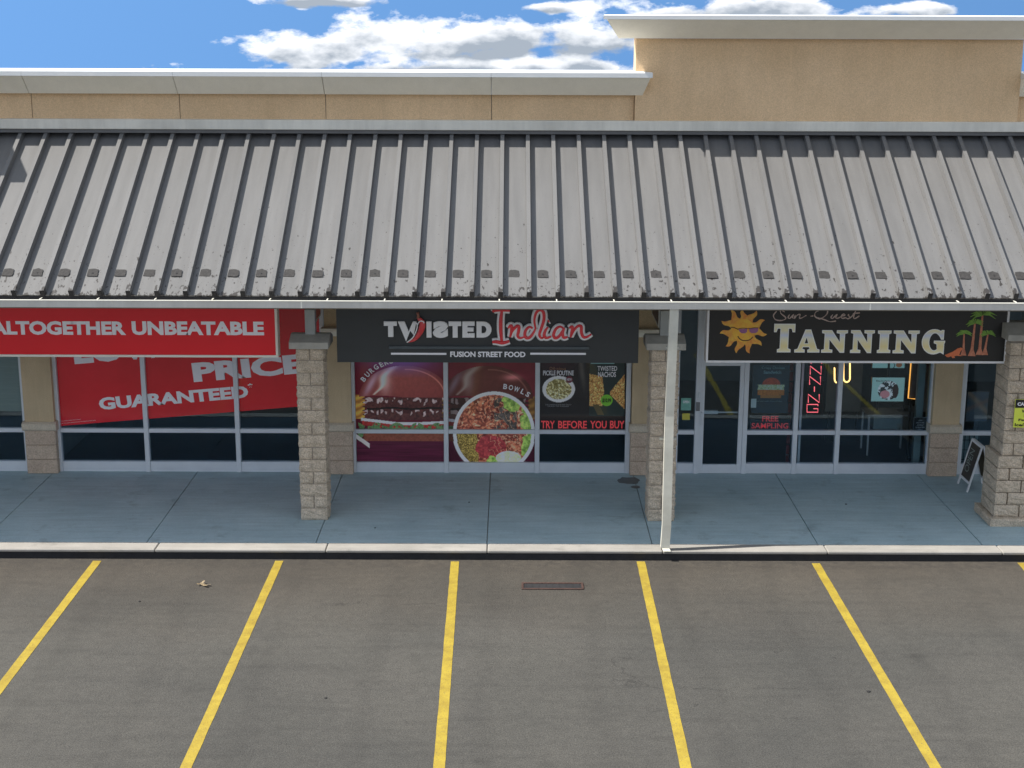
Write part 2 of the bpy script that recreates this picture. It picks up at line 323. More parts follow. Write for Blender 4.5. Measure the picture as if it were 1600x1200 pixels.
# ------------------------------------------------------------------ builders
COL = S.collection; ORG = {}
def tag(o, label=None, cat=None, group=None, kind=None):
    if label: o['label'] = label
    if cat: o['category'] = cat
    if group: o['group'] = group
    if kind: o['kind'] = kind
    return o
def thing(name, label, cat, loc=(0, 0, 0), group=None, kind=None):
    o = bpy.data.objects.new(name, None); COL.objects.link(o); o.location = loc; o.empty_display_size = .2
    ORG[o.name] = Vector(loc); return tag(o, label, cat, group, kind)
def org(p): return ORG.get(p.name, Vector((0, 0, 0))) if p else Vector((0, 0, 0))
def link(name, me, parent=None, loc=None):
    o = bpy.data.objects.new(name, me); COL.objects.link(o)
    if parent: o.parent = parent
    if loc is not None: o.location = Vector(loc) - org(parent)
    ORG[o.name] = org(parent) if loc is None else Vector(loc)
    return o
class MB:
    def __init__(s): s.v = []; s.f = []; s.mi = []; s.ms = []
    def m(s, mt):
        if mt not in s.ms: s.ms.append(mt)
        return s.ms.index(mt)
    def add(s, vs, fs, mt):
        b = len(s.v); s.v += [tuple(v) for v in vs]; i = s.m(mt)
        for f in fs: s.f.append(tuple(b + k for k in f)); s.mi.append(i)
        return s
    def box(s, x0, x1, y0, y1, z0, z1, mt):
        vs = [(x, y, z) for z in (z0, z1) for y in (y0, y1) for x in (x0, x1)]
        return s.add(vs, [(0, 2, 3, 1), (4, 5, 7, 6), (0, 1, 5, 4), (2, 6, 7, 3), (0, 4, 6, 2), (1, 3, 7, 5)], mt)
    def poly(s, outer, Y, mt, holes=(), depth=0.0):
        """outline in (x, z) on the upright plane Y, facing the car park; depth = thickness behind the face"""
        loops = [list(outer)] + [list(h) for h in holes]
        pts = [p for lp in loops for p in lp]
        tris = tessellate_polygon([[Vector((p[0], p[1], 0)) for p in lp] for lp in loops])
        vs = [(p[0], Y, p[1]) for p in pts]; fs = []
        for t in tris:
            a, b, c = [pts[i] for i in t]
            cr = (b[0] - a[0]) * (c[1] - a[1]) - (b[1] - a[1]) * (c[0] - a[0])
            fs.append(tuple(t) if cr > 0 else tuple(reversed(t)))
        n = len(vs)
        if depth:
            vs += [(p[0], Y + depth, p[1]) for p in pts]; k = 0
            for lp in loops:
                for i in range(len(lp)):
                    j = (i + 1) % len(lp); fs.append((k + i, k + j, n + k + j, n + k + i))
                k += len(lp)
        return s.add(vs, fs, mt)
    def path(s, pts, r, mt, flat=1.0, closed=False, seg=6):
        """tube along points (x,y,z); flat squeezes it front to back"""
        P = [Vector(p) for p in pts]; n = len(P); vs = []; fs = []
        for i, p in enumerate(P):
            a = P[i - 1] if (i or closed) else p; b = P[(i + 1) % n] if (i < n - 1 or closed) else p
            t = (b - a); t = t.normalized() if t.length > 1e-9 else Vector((0, 0, 1))
            ref = Vector((0, 1, 0)) if abs(t.y) < .9 else Vector((1, 0, 0))
            u = t.cross(ref).normalized(); w = u.cross(t).normalized()
            rr = r[i] if isinstance(r, (list, tuple)) else r
            for k in range(seg):
                an = 2 * math.pi * k / seg; vs.append(p + u * math.cos(an) * rr + w * math.sin(an) * rr * flat)
        for i in range(n if closed else n - 1):
            j = (i + 1) % n
            for k in range(seg):
                l = (k + 1) % seg; fs.append((i * seg + k, i * seg + l, j * seg + l, j * seg + k))
        if not closed: fs += [tuple(range(seg))[::-1], tuple((n - 1) * seg + k for k in range(seg))]
        return s.add(vs, fs, mt)
    def build(s, name, parent=None, smooth=False, o0=None):
        o_ = Vector(o0) if o0 is not None else org(parent)
        me = bpy.data.meshes.new(name); me.from_pydata([(v[0] - o_.x, v[1] - o_.y, v[2] - o_.z) for v in s.v], [], s.f)
        for mt in s.ms: me.materials.append(mt)
        me.polygons.foreach_set('material_index', s.mi)
        if smooth: me.polygons.foreach_set('use_smooth', [True] * len(s.f))
        me.update()
        o = bpy.data.objects.new(name, me); COL.objects.link(o)
        if parent: o.parent = parent; 
        else: o.location = o_
        ORG[o.name] = o_; return o
def box(name, parent, x0, x1, y0, y1, z0, z1, mt, bev=0.0):
    o = MB().box(x0, x1, y0, y1, z0, z1, mt).build(name, parent)
    if bev:
        bm = bmesh.new(); bm.from_mesh(o.data); bmesh.ops.bevel(bm, geom=bm.edges[:], offset=bev, segments=1, affect='EDGES'); bm.to_mesh(o.data); bm.free()
    return o
def smooth_path(pts, k=6):
    out = []; n = len(pts)
    for i in range(n - 1):
        p0 = pts[max(i - 1, 0)]; p1 = pts[i]; p2 = pts[i + 1]; p3 = pts[min(i + 2, n - 1)]
        for j in range(k):
            t = j / k
            out.append(tuple(.5 * ((2 * p1[q]) + (-p0[q] + p2[q]) * t + (2 * p0[q] - 5 * p1[q] + 4 * p2[q] - p3[q]) * t * t + (-p0[q] + 3 * p1[q] - 3 * p2[q] + p3[q]) * t ** 3) for q in range(2)))
    out.append(tuple(pts[-1])); return out
TEXT = {}
def glyphs(s, bold=0.0, res=3):
    """flat outline of a string as (verts xy, faces), in its own units"""
    key = (s, bold)
    if key not in TEXT:
        cu = bpy.data.curves.new('t', 'FONT'); cu.body = s; cu.size = 1; cu.offset = bold; cu.resolution_u = res; cu.fill_mode = 'FRONT'
        ob = bpy.data.objects.new('t', cu); COL.objects.link(ob)
        bpy.context.view_layer.update()
        dg = bpy.context.evaluated_depsgraph_get(); me = bpy.data.meshes.new_from_object(ob.evaluated_get(dg))
        vs = np.array([v.co[:2] for v in me.vertices]); fs = [tuple(p.vertices) for p in me.polygons]
        bpy.data.objects.remove(ob); bpy.data.curves.remove(cu); bpy.data.meshes.remove(me)
        TEXT[key] = (vs, fs)
    return TEXT[key]
def text_into(mb, s, x0, x1, z0, z1, Y, mt, bold=0.02, depth=0.0, mirror=False, fn=None):
    """fit a string's outline into the box x0..x1, z0..z1 of the upright plane Y"""
    vs, fs = glyphs(s, bold); lo_ = vs.min(0); hi = vs.max(0)
    u = (vs[:, 0] - lo_[0]) / (hi[0] - lo_[0]); w = (vs[:, 1] - lo_[1]) / (hi[1] - lo_[1])
    if mirror: u = 1 - u
    if fn: P = [fn(a, b) for a, b in zip(u, w)]
    else: P = [(x0 + a * (x1 - x0), z0 + b * (z1 - z0)) for a, b in zip(u, w)]
    n = len(P); V = [(p[0], Y, p[1]) for p in P]
    def up(f):
        a, b, c = (P[f[0]], P[f[1]], P[f[2]])
        return (b[0] - a[0]) * (c[1] - a[1]) - (b[1] - a[1]) * (c[0] - a[0]) > 0
    Fs = [f if up(f) else f[::-1] for f in fs]
    if depth:
        V += [(p[0], Y + depth, p[1]) for p in P]; cnt = {}
        for f in Fs:
            for i in range(len(f)):
                a, b = f[i], f[(i + 1) % len(f)]; k = (min(a, b), max(a, b)); cnt.setdefault(k, []).append((a, b))
        Fs = Fs + [(e[0][0] + 0, e[0][0] + n, e[0][1] + n, e[0][1]) for k, e in cnt.items() if len(e) == 1]
    mb.add(V, Fs, mt)
def tpx(mb, s, px0, py0, px1, py1, Y, mt, **k):
    a = at(px0, py1, Y); b = at(px1, py0, Y); text_into(mb, s, a[0], b[0], a[2], b[2], Y, mt, **k)

# value noise for printed pictures
_rng = np.random.RandomState(5); _G = _rng.rand(256, 256)
def vn(x, y):
    xi = np.floor(x).astype(int); yi = np.floor(y).astype(int); fx = x - xi; fy = y - yi; fx = fx * fx * (3 - 2 * fx); fy = fy * fy * (3 - 2 * fy)
    g = lambda a, b: _G[a & 255, b & 255]
    return (g(xi, yi) * (1 - fx) + g(xi + 1, yi) * fx) * (1 - fy) + (g(xi, yi + 1) * (1 - fx) + g(xi + 1, yi + 1) * fx) * fy
def fb(x, y, o=4):
    r = 0; a = .5
    for i in range(o): r = r + a * vn(x * 2 ** i + i * 17.3, y * 2 ** i + i * 9.1); a *= .5
    return r / (1 - .5 ** o)
def picture(name, parent, x0, x1, z0, z1, Y, fn, nx, nz, mt, gain=1.45):
    """printed sheet: a fine grid whose colour is the printed ink; fn(u, v) -> sRGB 0..255 arrays, v from the top"""
    U, V = np.meshgrid(np.linspace(0, 1, nx), np.linspace(0, 1, nz)); col = fn(U, V).reshape(-1, 3) / 255.0 * gain
    col = np.clip(col, 0, 1); colL = np.where(col <= .04045, col / 12.92, ((col + .055) / 1.055) ** 2.4)
    o_ = org(parent)
    vs = np.stack([x0 + U * (x1 - x0) - o_.x, np.full_like(U, Y - o_.y), z1 - V * (z1 - z0) - o_.z], -1).reshape(-1, 3)
    idx = np.arange(nx * nz).reshape(nz, nx)
    fs = np.stack([idx[1:, :-1], idx[1:, 1:], idx[:-1, 1:], idx[:-1, :-1]], -1).reshape(-1, 4)
    me = bpy.data.meshes.new(name); me.vertices.add(len(vs)); me.vertices.foreach_set('co', vs.ravel())
    me.loops.add(fs.size); me.loops.foreach_set('vertex_index', fs.ravel().astype(np.int32))
    me.polygons.add(len(fs)); me.polygons.foreach_set('loop_start', np.arange(0, fs.size, 4, dtype=np.int32))
    me.update(calc_edges=True); ca = me.color_attributes.new('ink', 'FLOAT_COLOR', 'POINT')
    ca.data.foreach_set('color', np.concatenate([colL, np.ones((len(colL), 1))], 1).ravel().astype(np.float32))
    me.materials.append(mt); o = bpy.data.objects.new(name, me); COL.objects.link(o); o.parent = parent; ORG[o.name] = o_
    return o
def mixc(a, b, t): t = np.clip(t, 0, 1)[..., None]; return a * (1 - t) + np.array(b, float) * t

random.seed(3)
# ------------------------------------------------------------------ ground, kerb, pavement
WZ = 0.15; YK0 = 20.46; YK1 = 20.78; YG = 24.46; XL, XR = -17.2, 11.2
lot = MB().add([(-400, -150, 0), (400, -150, 0), (400, 330, 0), (-400, 330, 0)], [(0, 1, 2, 3)], M_asph).build('parking_lot')
tag(lot, kind='structure')
for (xa, ya, xb, yb) in ((-88, 1190, 153, 875), (290, 1200, 437, 875), (686, 1200, 711, 876), (1072, 1200, 1001, 876), (1462, 1200, 1274, 879), (1790, 1100, 1595, 878)):
    p = on(xb, yb, 0.004); q = on(xa, ya, 0.004)
    d = ((q[0] - p[0]) / (q[1] - p[1])); w = .062; rr = random.Random(int(xb))
    mb = MB(); n = 40; L_ = p[1] - .03; vs = []
    for i in range(n + 1):
        y = L_ - i * (L_ - 14.0) / n * 1.02; x = p[0] + d * (y - p[1])
        for sgn in (-1, 1): vs.append((x + sgn * (w + rr.uniform(-.0025, .0025)), y, .004))
    mb.add(vs, [(2 * i + 2, 2 * i + 3, 2 * i + 1, 2 * i) for i in range(n)], M_yel); mb.build('parking_line', lot)

walk = tag(MB().box(XL, XR, YK1 + .002, YG + .3, .02, WZ - .03, M_mortar).build('sidewalk'), kind='structure')
js = [XL, -15.4, -12.9, -10.4, -8.0, -5.5, -2.95, -.37, 2.12, 4.62, 7.1, 9.6, XR]
for a, b in zip(js[:-1], js[1:]):
    s_ = box('paving_slab', walk, a + .006, b - .006, YK1 + .012, YG + .2, WZ - .06, WZ, M_walk, .006)
kerb = tag(MB().box(XL, XR, YK0 + .05, YK1 - .01, 0.01, WZ - .04, M_mortar).build('kerb'), kind='structure')
ks = [XL, -15.2, -12.8, -10.3, -7.9, -5.3, -2.76, -.36, 2.25, 4.7, 7.3, 9.7, XR]
for a, b in zip(ks[:-1], ks[1:]):
    box('kerb_stone', kerb, a + .005, b - .005, YK0, YK1, WZ - .045, WZ + .004, M_kerb, .012)
    box('kerb_face', kerb, a, b, YK0 + .012, YK0 + .049, 0.001, WZ - .047, M_kface)

# ------------------------------------------------------------------ the building
B = thing('shop_building', 'long single storey strip mall with grey standing seam canopy roof and tan stucco parapet above', 'building', (0, YG, 0))
def prism(name, parent, prof, x0, x1, mt, e0=0.0, e1=0.0):
    """profile (y, z) swept along x; e0/e1: how far the ends flare outwards per metre of forward projection"""
    yb = max(p[0] for p in prof); mb = MB()
    vs = [(x0 - e0 * (yb - y), y, z) for y, z in prof] + [(x1 + e1 * (yb - y), y, z) for y, z in prof]; n = len(prof)
    mb.add(vs, [(i, (i + 1) % n, n + (i + 1) % n, n + i) for i in range(n)] + [tuple(range(n))[::-1], tuple(range(n, 2 * n))], mt)
    o = mb.build(name, parent); bm = bmesh.new(); bm.from_mesh(o.data); bmesh.ops.recalc_face_normals(bm, faces=bm.faces[:]); bm.to_mesh(o.data); bm.free()
    return o
YLO, YTA = 24.02, 23.92            # front planes of the low and the tall parapet
xstep = at(992, 170, YTA)[0]; xend = at(1591, 170, YTA)[0]
zb = 6.15
zlo0 = at(780, 148, YLO)[2]
YCL = YLO - .42; YCT = YTA - .60   # front edges of the cornices
zl1 = at(780, 121, YCL)[2]; zl2 = at(780, 113.5, YCL)[2]
zt0 = at(1300, 61, YTA)[2]; zt1 = at(1300, 31.5, YCT)[2]; zt2 = at(1300, 25, YCT)[2]
joints_px = [50, 281, 509, 768]
jx = [at(x, 168, YLO)[0] for x in joints_px]
xs = [XL] + jx + [xstep - .004]
for a, b in zip(xs[:-1], xs[1:]):
    box('parapet_wall', B, a + .006, b - .006, YLO, YLO + .3, zb, zlo0, M_tan)
    last = b == xs[-1]
    prism('cornice', B, [(YLO + .3, zlo0 + .002), (YLO - .10, zlo0 + .002), (YCL + .02, zl1), (YLO + .3, zl1)], a + .005, b - .005, M_cream, 0, .32 if last else 0)
    prism('metal_cap', B, [(YCL, zl1 + .002), (YCL, zl2), (YCL + .03, zl2 + .012), (YLO + .32, zl2 + .03), (YLO + .32, zl1 + .002)], a + .002, b - .002, M_cap, 0, .34 if last else 0)
box('parapet_joint_filler', B, XL, xstep - .02, YLO + .02, YLO + .28, zb, zlo0 - .01, M_mortar)
# tall section and the low one that follows on the right
box('parapet_wall', B, xstep, xend, YTA, YTA + .45, zb, zt0, M_tan)
prism('cornice', B, [(YTA + .45, zt0 + .002), (YTA - .14, zt0 + .002), (YCT + .02, zt1), (YTA + .45, zt1)], xstep, xend, M_cream, .50, .45)
prism('metal_cap', B, [(YCT, zt1 + .002), (YCT, zt2), (YCT + .03, zt2 + .012), (YTA + .47, zt2 + .03), (YTA + .47, zt1 + .002)], xstep + .02, xend - .02, M_cap, .55, .50)
box('parapet_wall', B, xend + .004, XR, YLO, YLO + .3, zb, zlo0, M_tan)
prism('cornice', B, [(YLO + .3, zlo0 + .002), (YLO - .10, zlo0 + .002), (YCL + .02, zl1), (YLO + .3, zl1)], xend + .02, XR, M_cream, .05, 0)
prism('metal_cap', B, [(YCL, zl1 + .002), (YCL, zl2), (YLO + .32, zl2 + .03), (YLO + .32, zl1 + .002)], xend + .02, XR, M_cap, .06, 0)
# tower wall that stands out beyond the left edge of the picture and shades the roof's left end
box('tower_wall', B, XL - 3.2, -9.85, 22.95, 24.6, 4.6, 7.75, M_tan)
prism('tower_cornice', B, [(24.6, 7.752), (22.94, 7.752), (22.65, 8.06), (24.6, 8.06)], XL - 3.2, -9.85, M_cream, 0, .1)
# flat roof, back and side walls
box('flat_roof', B, XL, XR, 24.42, 42.0, 6.20, 6.35, M_ledgedk)
box('rear_wall', B, XL, XR, 42.0, 42.3, 0, 6.4, M_tanlow)
box('side_wall', B, XL - .3, XL, 24.0, 42.3, 0, 6.14, M_tanlow)
box('side_wall', B, XR, XR + .3, 24.0, 42.3, 0, 6.14, M_tanlow)
box('upper_wall', B, XL, XR, YG - .05, YG + .25, 3.80, 6.14, M_tanlow)
# ledge flashing between parapet and canopy roof
YLD = 23.80
z187 = at(800, 188.5, YLD)[2]; z205 = at(800, 204, YLD - .03)[2]; z210 = at(800, 209.5, YLD)[2]
box('ledge', B, XL, XR, YLD - .03, YLO + .05, z205, z187, M_ledge, .008)
box('ledge_flashing', B, XL, XR, YLD + .0, YLD + .12, z210, z205 - .002, M_ledgedk)

# ------------------------------------------------------------------ canopy roof
EY = 20.60; EZ = at(800, 463.5, EY)[2]; TY, TZ = 24.02, 6.045
roof = B
rl = math.hypot(TY - EY, TZ - EZ); ang = math.atan2(TZ - EZ, TY - EY)
def roof_mesh(name, build):
    mb = MB(); build(mb); me = bpy.data.meshes.new(name)
    R = Matrix.Rotation(ang, 3, 'X'); me.from_pydata([tuple(R @ Vector(v)) for v in mb.v], [], mb.f)
    for q in mb.ms: me.materials.append(q)
    me.polygons.foreach_set('material_index', mb.mi); me.update(); return me
PW = .410
deck = MB().add([(XL, EY + .03, EZ - .05), (XR, EY + .03, EZ - .05), (XR, TY, TZ - .05), (XL, TY, TZ - .05)], [(0, 1, 2, 3)], M_dark).build('canopy_roof', B)
def f_panel(mb):
    h = PW / 2 - .028
    # pan with two shallow stiffening ribs and a ragged hem at the eave
    prof = [(-h, 0), (-h + .012, .004), (h - .012, .004), (h, 0)]
    n = 12; vs = []
    for j in range(n + 1):
        y = rl * j / n
        for x, z in prof: vs.append((x, y, z))
    fs = [(j * 4 + k, j * 4 + k + 1, (j + 1) * 4 + k + 1, (j + 1) * 4 + k) for j in range(n) for k in range(3)]
    b = len(vs); vs += [(-h, 0, -.02), (h, 0, -.02)]; fs.append((b, b + 1, 3, 2, 1, 0))
    mb.add(vs, fs, M_roof)
def f_seam(mb):
    mb.add([(-.034, -.012, 0), (-.030, -.012, 0.100), (.030, -.012, 0.100), (.034, -.012, 0), (-.034, rl, 0), (-.030, rl, 0.100), (.030, rl, 0.100), (.034, rl, 0)],
           [(0, 3, 2, 1), (0, 1, 5, 4), (1, 2, 6, 5), (2, 3, 7, 6), (4, 5, 6, 7)], M_roof)
    mb.box(-.034, .034, -.016, -.0125, -.012, .094, M_kface)
me_panel = roof_mesh('roof_panel', f_panel); me_seam = roof_mesh('standing_seam', f_seam)
pads = []
for v in range(4):
    rr = random.Random(v)
    def f_pad(mb):
        pts = []
        base = [(-.078, -.075), (.08, -.078), (.076, .0), (.07, .065), (0, .092 if v != 1 else .07), (-.074, .07)]
        out = []
        for i in range(len(base)):
            a = base[i]; b = base[(i + 1) % len(base)]
            for t in (0, .33, .66): out.append((a[0] + (b[0] - a[0]) * t + rr.uniform(-.005, .005), a[1] + (b[1] - a[1]) * t + rr.uniform(-.005, .005)))
        n = len(out); mb.add([(x, y, .008) for x, y in out] + [(x, y, .003) for x, y in out], [tuple(range(n))] + [(i, i + n, (i + 1) % n + n, (i + 1) % n) for i in range(n)], M_patch)
        if v in (0, 2):
            mb.add([(.0 + .012 * math.cos(k * 1.05), -.01 + .012 * math.sin(k * 1.05), .016) for k in range(6)], [tuple(range(6))], M_dark)
    pads.append(roof_mesh('snow_guard_pad', f_pad))
k0 = int((XL + .3) / PW); k1 = int((XR - .3) / PW)
ypad = on(800, 429, 0)  # placed on the slope below
def slope_pt(px, py):
    a, b, c = ray(px, py); s = math.tan(ang); t = (EZ - s * EY - CAMZ) / (c - s * b); return (a * t, b * t, CAMZ + c * t)
pp = slope_pt(800, 429)
for k in range(k0, k1 + 1):
    xs_ = -.168 + PW * k; jit = random.Random(k)
    link('standing_seam', me_seam, deck, (xs_, EY, EZ))
    link('roof_panel', me_panel, deck, (xs_ + PW / 2, EY, EZ + jit.uniform(-.0015, .0015)))
    link('snow_guard_pad', pads[jit.randrange(4)], deck, (xs_ + PW / 2 + jit.uniform(-.012, .012), pp[1] + jit.uniform(-.012, .012), pp[2] + .006))
# gutter
YGU = 20.47; zg1 = at(800, 471, YGU)[2]; zg0 = at(800, 482.5, YGU)[2]
gut = MB().box(XL, XR, YGU, YGU + .004, zg0, zg1 - .012, M_gutter).build('gutter', B)
box('gutter_lip', gut, XL, XR, YGU - .008, YGU + .012, zg1 - .012, zg1 + .004, M_gutlip, .003)
box('gutter_floor', gut, XL, XR, YGU + .005, YGU + .14, zg0, zg0 + .006, M_gutter)
box('gutter_back', gut, XL, XR, YGU + .135, YGU + .14, zg0 + .007, zg1 + .03, M_dark)
for k in range(k0, k1 + 1):
    if k % 2 == 0: box('gutter_strap', gut, -.168 + PW * k - .026, -.168 + PW * k - .010, YGU + .012, YGU + .17, zg1 + .006, zg1 + .012, M_gutlip)
box('gutter_joint', gut, -3.02, -3.0, YGU - .002, YGU - .0005, zg0, zg1 - .013, M_gutlip); box('gutter_joint', gut, 5.1, 5.12, YGU - .002, YGU - .0005, zg0, zg1 - .013, M_gutlip)
box('soffit', B, XL, XR, YGU + .145, YG - .06, 3.76, 3.80, M_soffit)
box('canopy_beam', B, XL, XR, 22.30, 22.55, 3.50, 3.758, M_soffit)
# downspout: drops from the gutter to the kerb
dsx = at(1053, 486, YGU + .08)[0]; dbx = on(1035, 845, WZ)[0]
ds = MB()
y0 = YGU + .07; yb_ = YK1 - .20
def spout(mb, pts, w, d, mt):
    vs = [];
    for (x, y, z) in pts: vs += [(x - w / 2, y - d / 2, z), (x + w / 2, y - d / 2, z), (x + w / 2, y + d / 2, z), (x - w / 2, y + d / 2, z)]
    n = len(pts); fs = [(i * 4 + k, i * 4 + (k + 1) % 4, i * 4 + 4 + (k + 1) % 4, i * 4 + 4 + k) for i in range(n - 1) for k in range(4)] + [(0, 1, 2, 3), tuple(n * 4 - 4 + k for k in range(4))]
    mb.add(vs, fs, mt)
spout(ds, [(dsx, y0, zg0 - .001), (dsx - .02, y0 + .05, 2.2), (dbx + .01, yb_ - .06, .55), (dbx - .005, yb_ - .06, .20)], .13, .10, M_spout)
spout(ds, [(dbx - .005, yb_ - .06, .199), (dbx + .02, yb_ - .13, .165)], .11, .07, M_spout)
dsp = ds.build('downspout', B)
zc = at(1040, 686, y0 + .1)[2]
box('pipe_bracket', dsp, dbx - .115, dbx + .135, y0 + .10, y0 + .16, zc - .012, zc + .012, M_spout)
box('pipe_bracket', dsp, dsx - .09, dsx + .09, y0 + .05, y0 + .11, 3.2, 3.225, M_spout)

# ------------------------------------------------------------------ shopfronts
zs_top = at(800, 722, YG)[2]; z_tr = at(800, 674, YG)[2]; ZH = 3.45
def gx(px, py=650): return at(px, py, YG)[0]
def storefront(xs, door=None, holes=(), half=.04):
    """xs: centres of the posts; panes stand between them"""
    st = MB().box(xs[0], xs[-1], YG - .02, YG + .08, WZ, WZ + .05, M_alu).build('storefront', B)
    for i, x in enumerate(xs): box('mullion', st, x - half, x + half, YG - .055, YG + .07, WZ + .001, ZH, M_alu, .004)
    for i, (a, b) in enumerate(zip(xs[:-1], xs[1:])):
        a += half + .0015; b -= half + .0015
        if i == door: continue
        box('sill', st, a, b, YG - .04, YG + .06, WZ + .051, zs_top, M_alu, .004)
        box('transom', st, a, b, YG - .038, YG + .06, z_tr - .036, z_tr + .036, M_alu, .003)
        box('header', st, a, b, YG - .04, YG + .06, ZH - .08, ZH, M_alu, .003)
        box('pane', st, a + .001, b - .001, YG + .018, YG + .024, zs_top + .001, z_tr - .037, M_glass)
        box('pane', st, a + .001, b - .001, YG + .018, YG + .024, z_tr + .037, ZH - .081, M_glass)
    return st
xA = [gx(x) for x in (90.5, 228, 371)] + [gx(507)]
xA0 = [gx(-660), gx(-460), gx(-260), gx(-100), gx(40)]
xB = [gx(x) for x in (552, 697, 839.5, 981)]
xC = [gx(x) for x in (1056, 1089, 1164, 1243, 1309.5, 1454)]
xD = [gx(1502), gx(1640), gx(1780)]
st0 = storefront(xA0); stA = storefront(xA); stB = storefront(xB); stC = storefront(xC, door=1); stD = storefront(xD)
box('upper_wall_band', B, XL, XR, YG - .0, YG + .3, ZH + .002, 3.797, M_tanlow)
# pilasters
def pilaster(x0, x1, near=.16):
    zl = at(800, 664, YG - near)[2]; zl2 = at(800, 675, YG - near)[2]; zc_ = at(800, 526, YG - near)[2]
    pl = MB().box(x0, x1, YG - near, YG + .25, zl, zc_ - .002, M_tanlow).build('pilaster', B)
    nb = 3; hh = (zl2 - WZ) / nb
    for i in range(nb): box('base_stone', pl, x0 - .012, x1 + .012, YG - near - .02, YG + .2, WZ + i * hh + .003, WZ + (i + 1) * hh - .003, M_stonebase, .008)
    prism('ledge_moulding', pl, [(YG + .2, zl2), (YG - near - .03, zl2), (YG - near - .06, zl2 + .03), (YG - near - .06, zl), (YG - near - .02, zl + .03), (YG + .2, zl + .03)], x0 - .04, x1 + .04, M_stone)
    prism('capital', pl, [(YG + .2, zc_), (YG - near - .02, zc_), (YG - near - .07, zc_ + .09), (YG - near - .07, zc_ + .14), (YG + .2, zc_ + .14)], x0 - .03, x1 + .03, M_cream)
    box('upper_pier', pl, x0 + .02, x1 - .02, YG - near + .04, YG + .25, zc_ + .142, 3.755, M_tanlow)
Yp = YG - .16
for (a, b) in ((38, 84), (508, 549), (987, 1029), (1457, 1500)):
    pilaster(at(a, 650, Yp)[0], at(b, 650, Yp)[0])
# interiors
M_ifl = mat('interior_floor', (.07, .09, .12), .35, (.10, .12, .16), 2); M_iwl = mat('interior_wall', (.26, .31, .33), .8, (.32, .37, .39), 1.5)
box('interior_floor', B, XL + .01, XR - .01, YG + .31, YG + 7, WZ - .08, WZ - .005, M_ifl)
box('interior_wall', B, XL + .01, XR - .01, YG + 7.0, YG + 7.2, WZ, 3.7, M_iwl)
box('interior_ceiling', B, XL + .01, XR - .01, YG + .31, YG + 6.99, 3.62, 3.70, M_iwl)
for x in (gx(64), gx(528), gx(1020), gx(1480)): box('partition', B, x - .07, x + .07, YG + .26, YG + 6.99, WZ, 3.61, M_iwl)

# door
a, b = xC[1] + .0415, xC[2] - .0415
YD = YG - .01
door = MB().box(a, a + .075, YD - .03, YD + .03, WZ + .01, ZH - .30, M_alu).build('door', B)
ztop = at(1125, 570, YG)[2]
box('door_stile', door, b - .075, b, YD - .03, YD + .03, WZ + .01, ZH - .30, M_alu, .003)
box('door_bottom_rail', door, a + .0755, b - .0755, YD - .03, YD + .03, WZ + .01, zs_top - .02, M_alu, .003)
box('door_top_rail', door, a + .0755, b - .0755, YD - .03, YD + .03, ztop - .01, ztop + .08, M_alu, .003)
box('door_pane', door, a + .0755, b - .0755, YD + .0, YD + .006, zs_top - .019, ztop - .011, M_glass)
box('transom_pane', door, a + .0755, b - .0755, YD + .0, YD + .006, ztop + .081, ZH - .3, M_glass)
box('door_header', stC, a, b, YD - .03, YD + .05, ZH - .298, ZH, M_alu)
h1 = at(1092, 645, YD); h2 = at(1122, 645, YD)
box('push_bar', door, h1[0], b - .08, YD + .035, YD + .075, h1[2] - .012, h1[2] + .012, M_alu)
box('push_bar_case', door, h1[0] + .02, h2[0], YD + .032, YD + .09, h1[2] - .03, h1[2] + .03, M_white)
MB().path([(a + .03, YD - .03, h1[2] - .2), (a + .03, YD - .09, h1[2] - .2), (a + .03, YD - .09, h1[2] + .02), (a + .03, YD - .03, h1[2] + .02)], .011, M_alu).build('pull_handle', door)
l1 = at(1089, 634, YD)
box('lock_box', stC, xC[1] - .03, xC[1] + .035, YG - .085, YG - .056, l1[2] - .075, l1[2] + .075, mat('lock_metal', (.16, .17, .18), .4, (.2, .21, .22), 8))
MB().path([(xC[1] + .01, YG - .058, l1[2] + .16), (xC[1] + .01, YG - .10, l1[2] + .16), (xC[1] + .01, YG - .10, l1[2] + .25), (xC[1] + .01, YG - .058, l1[2] + .25)], .008, M_alu).build('lock_handle', stC)

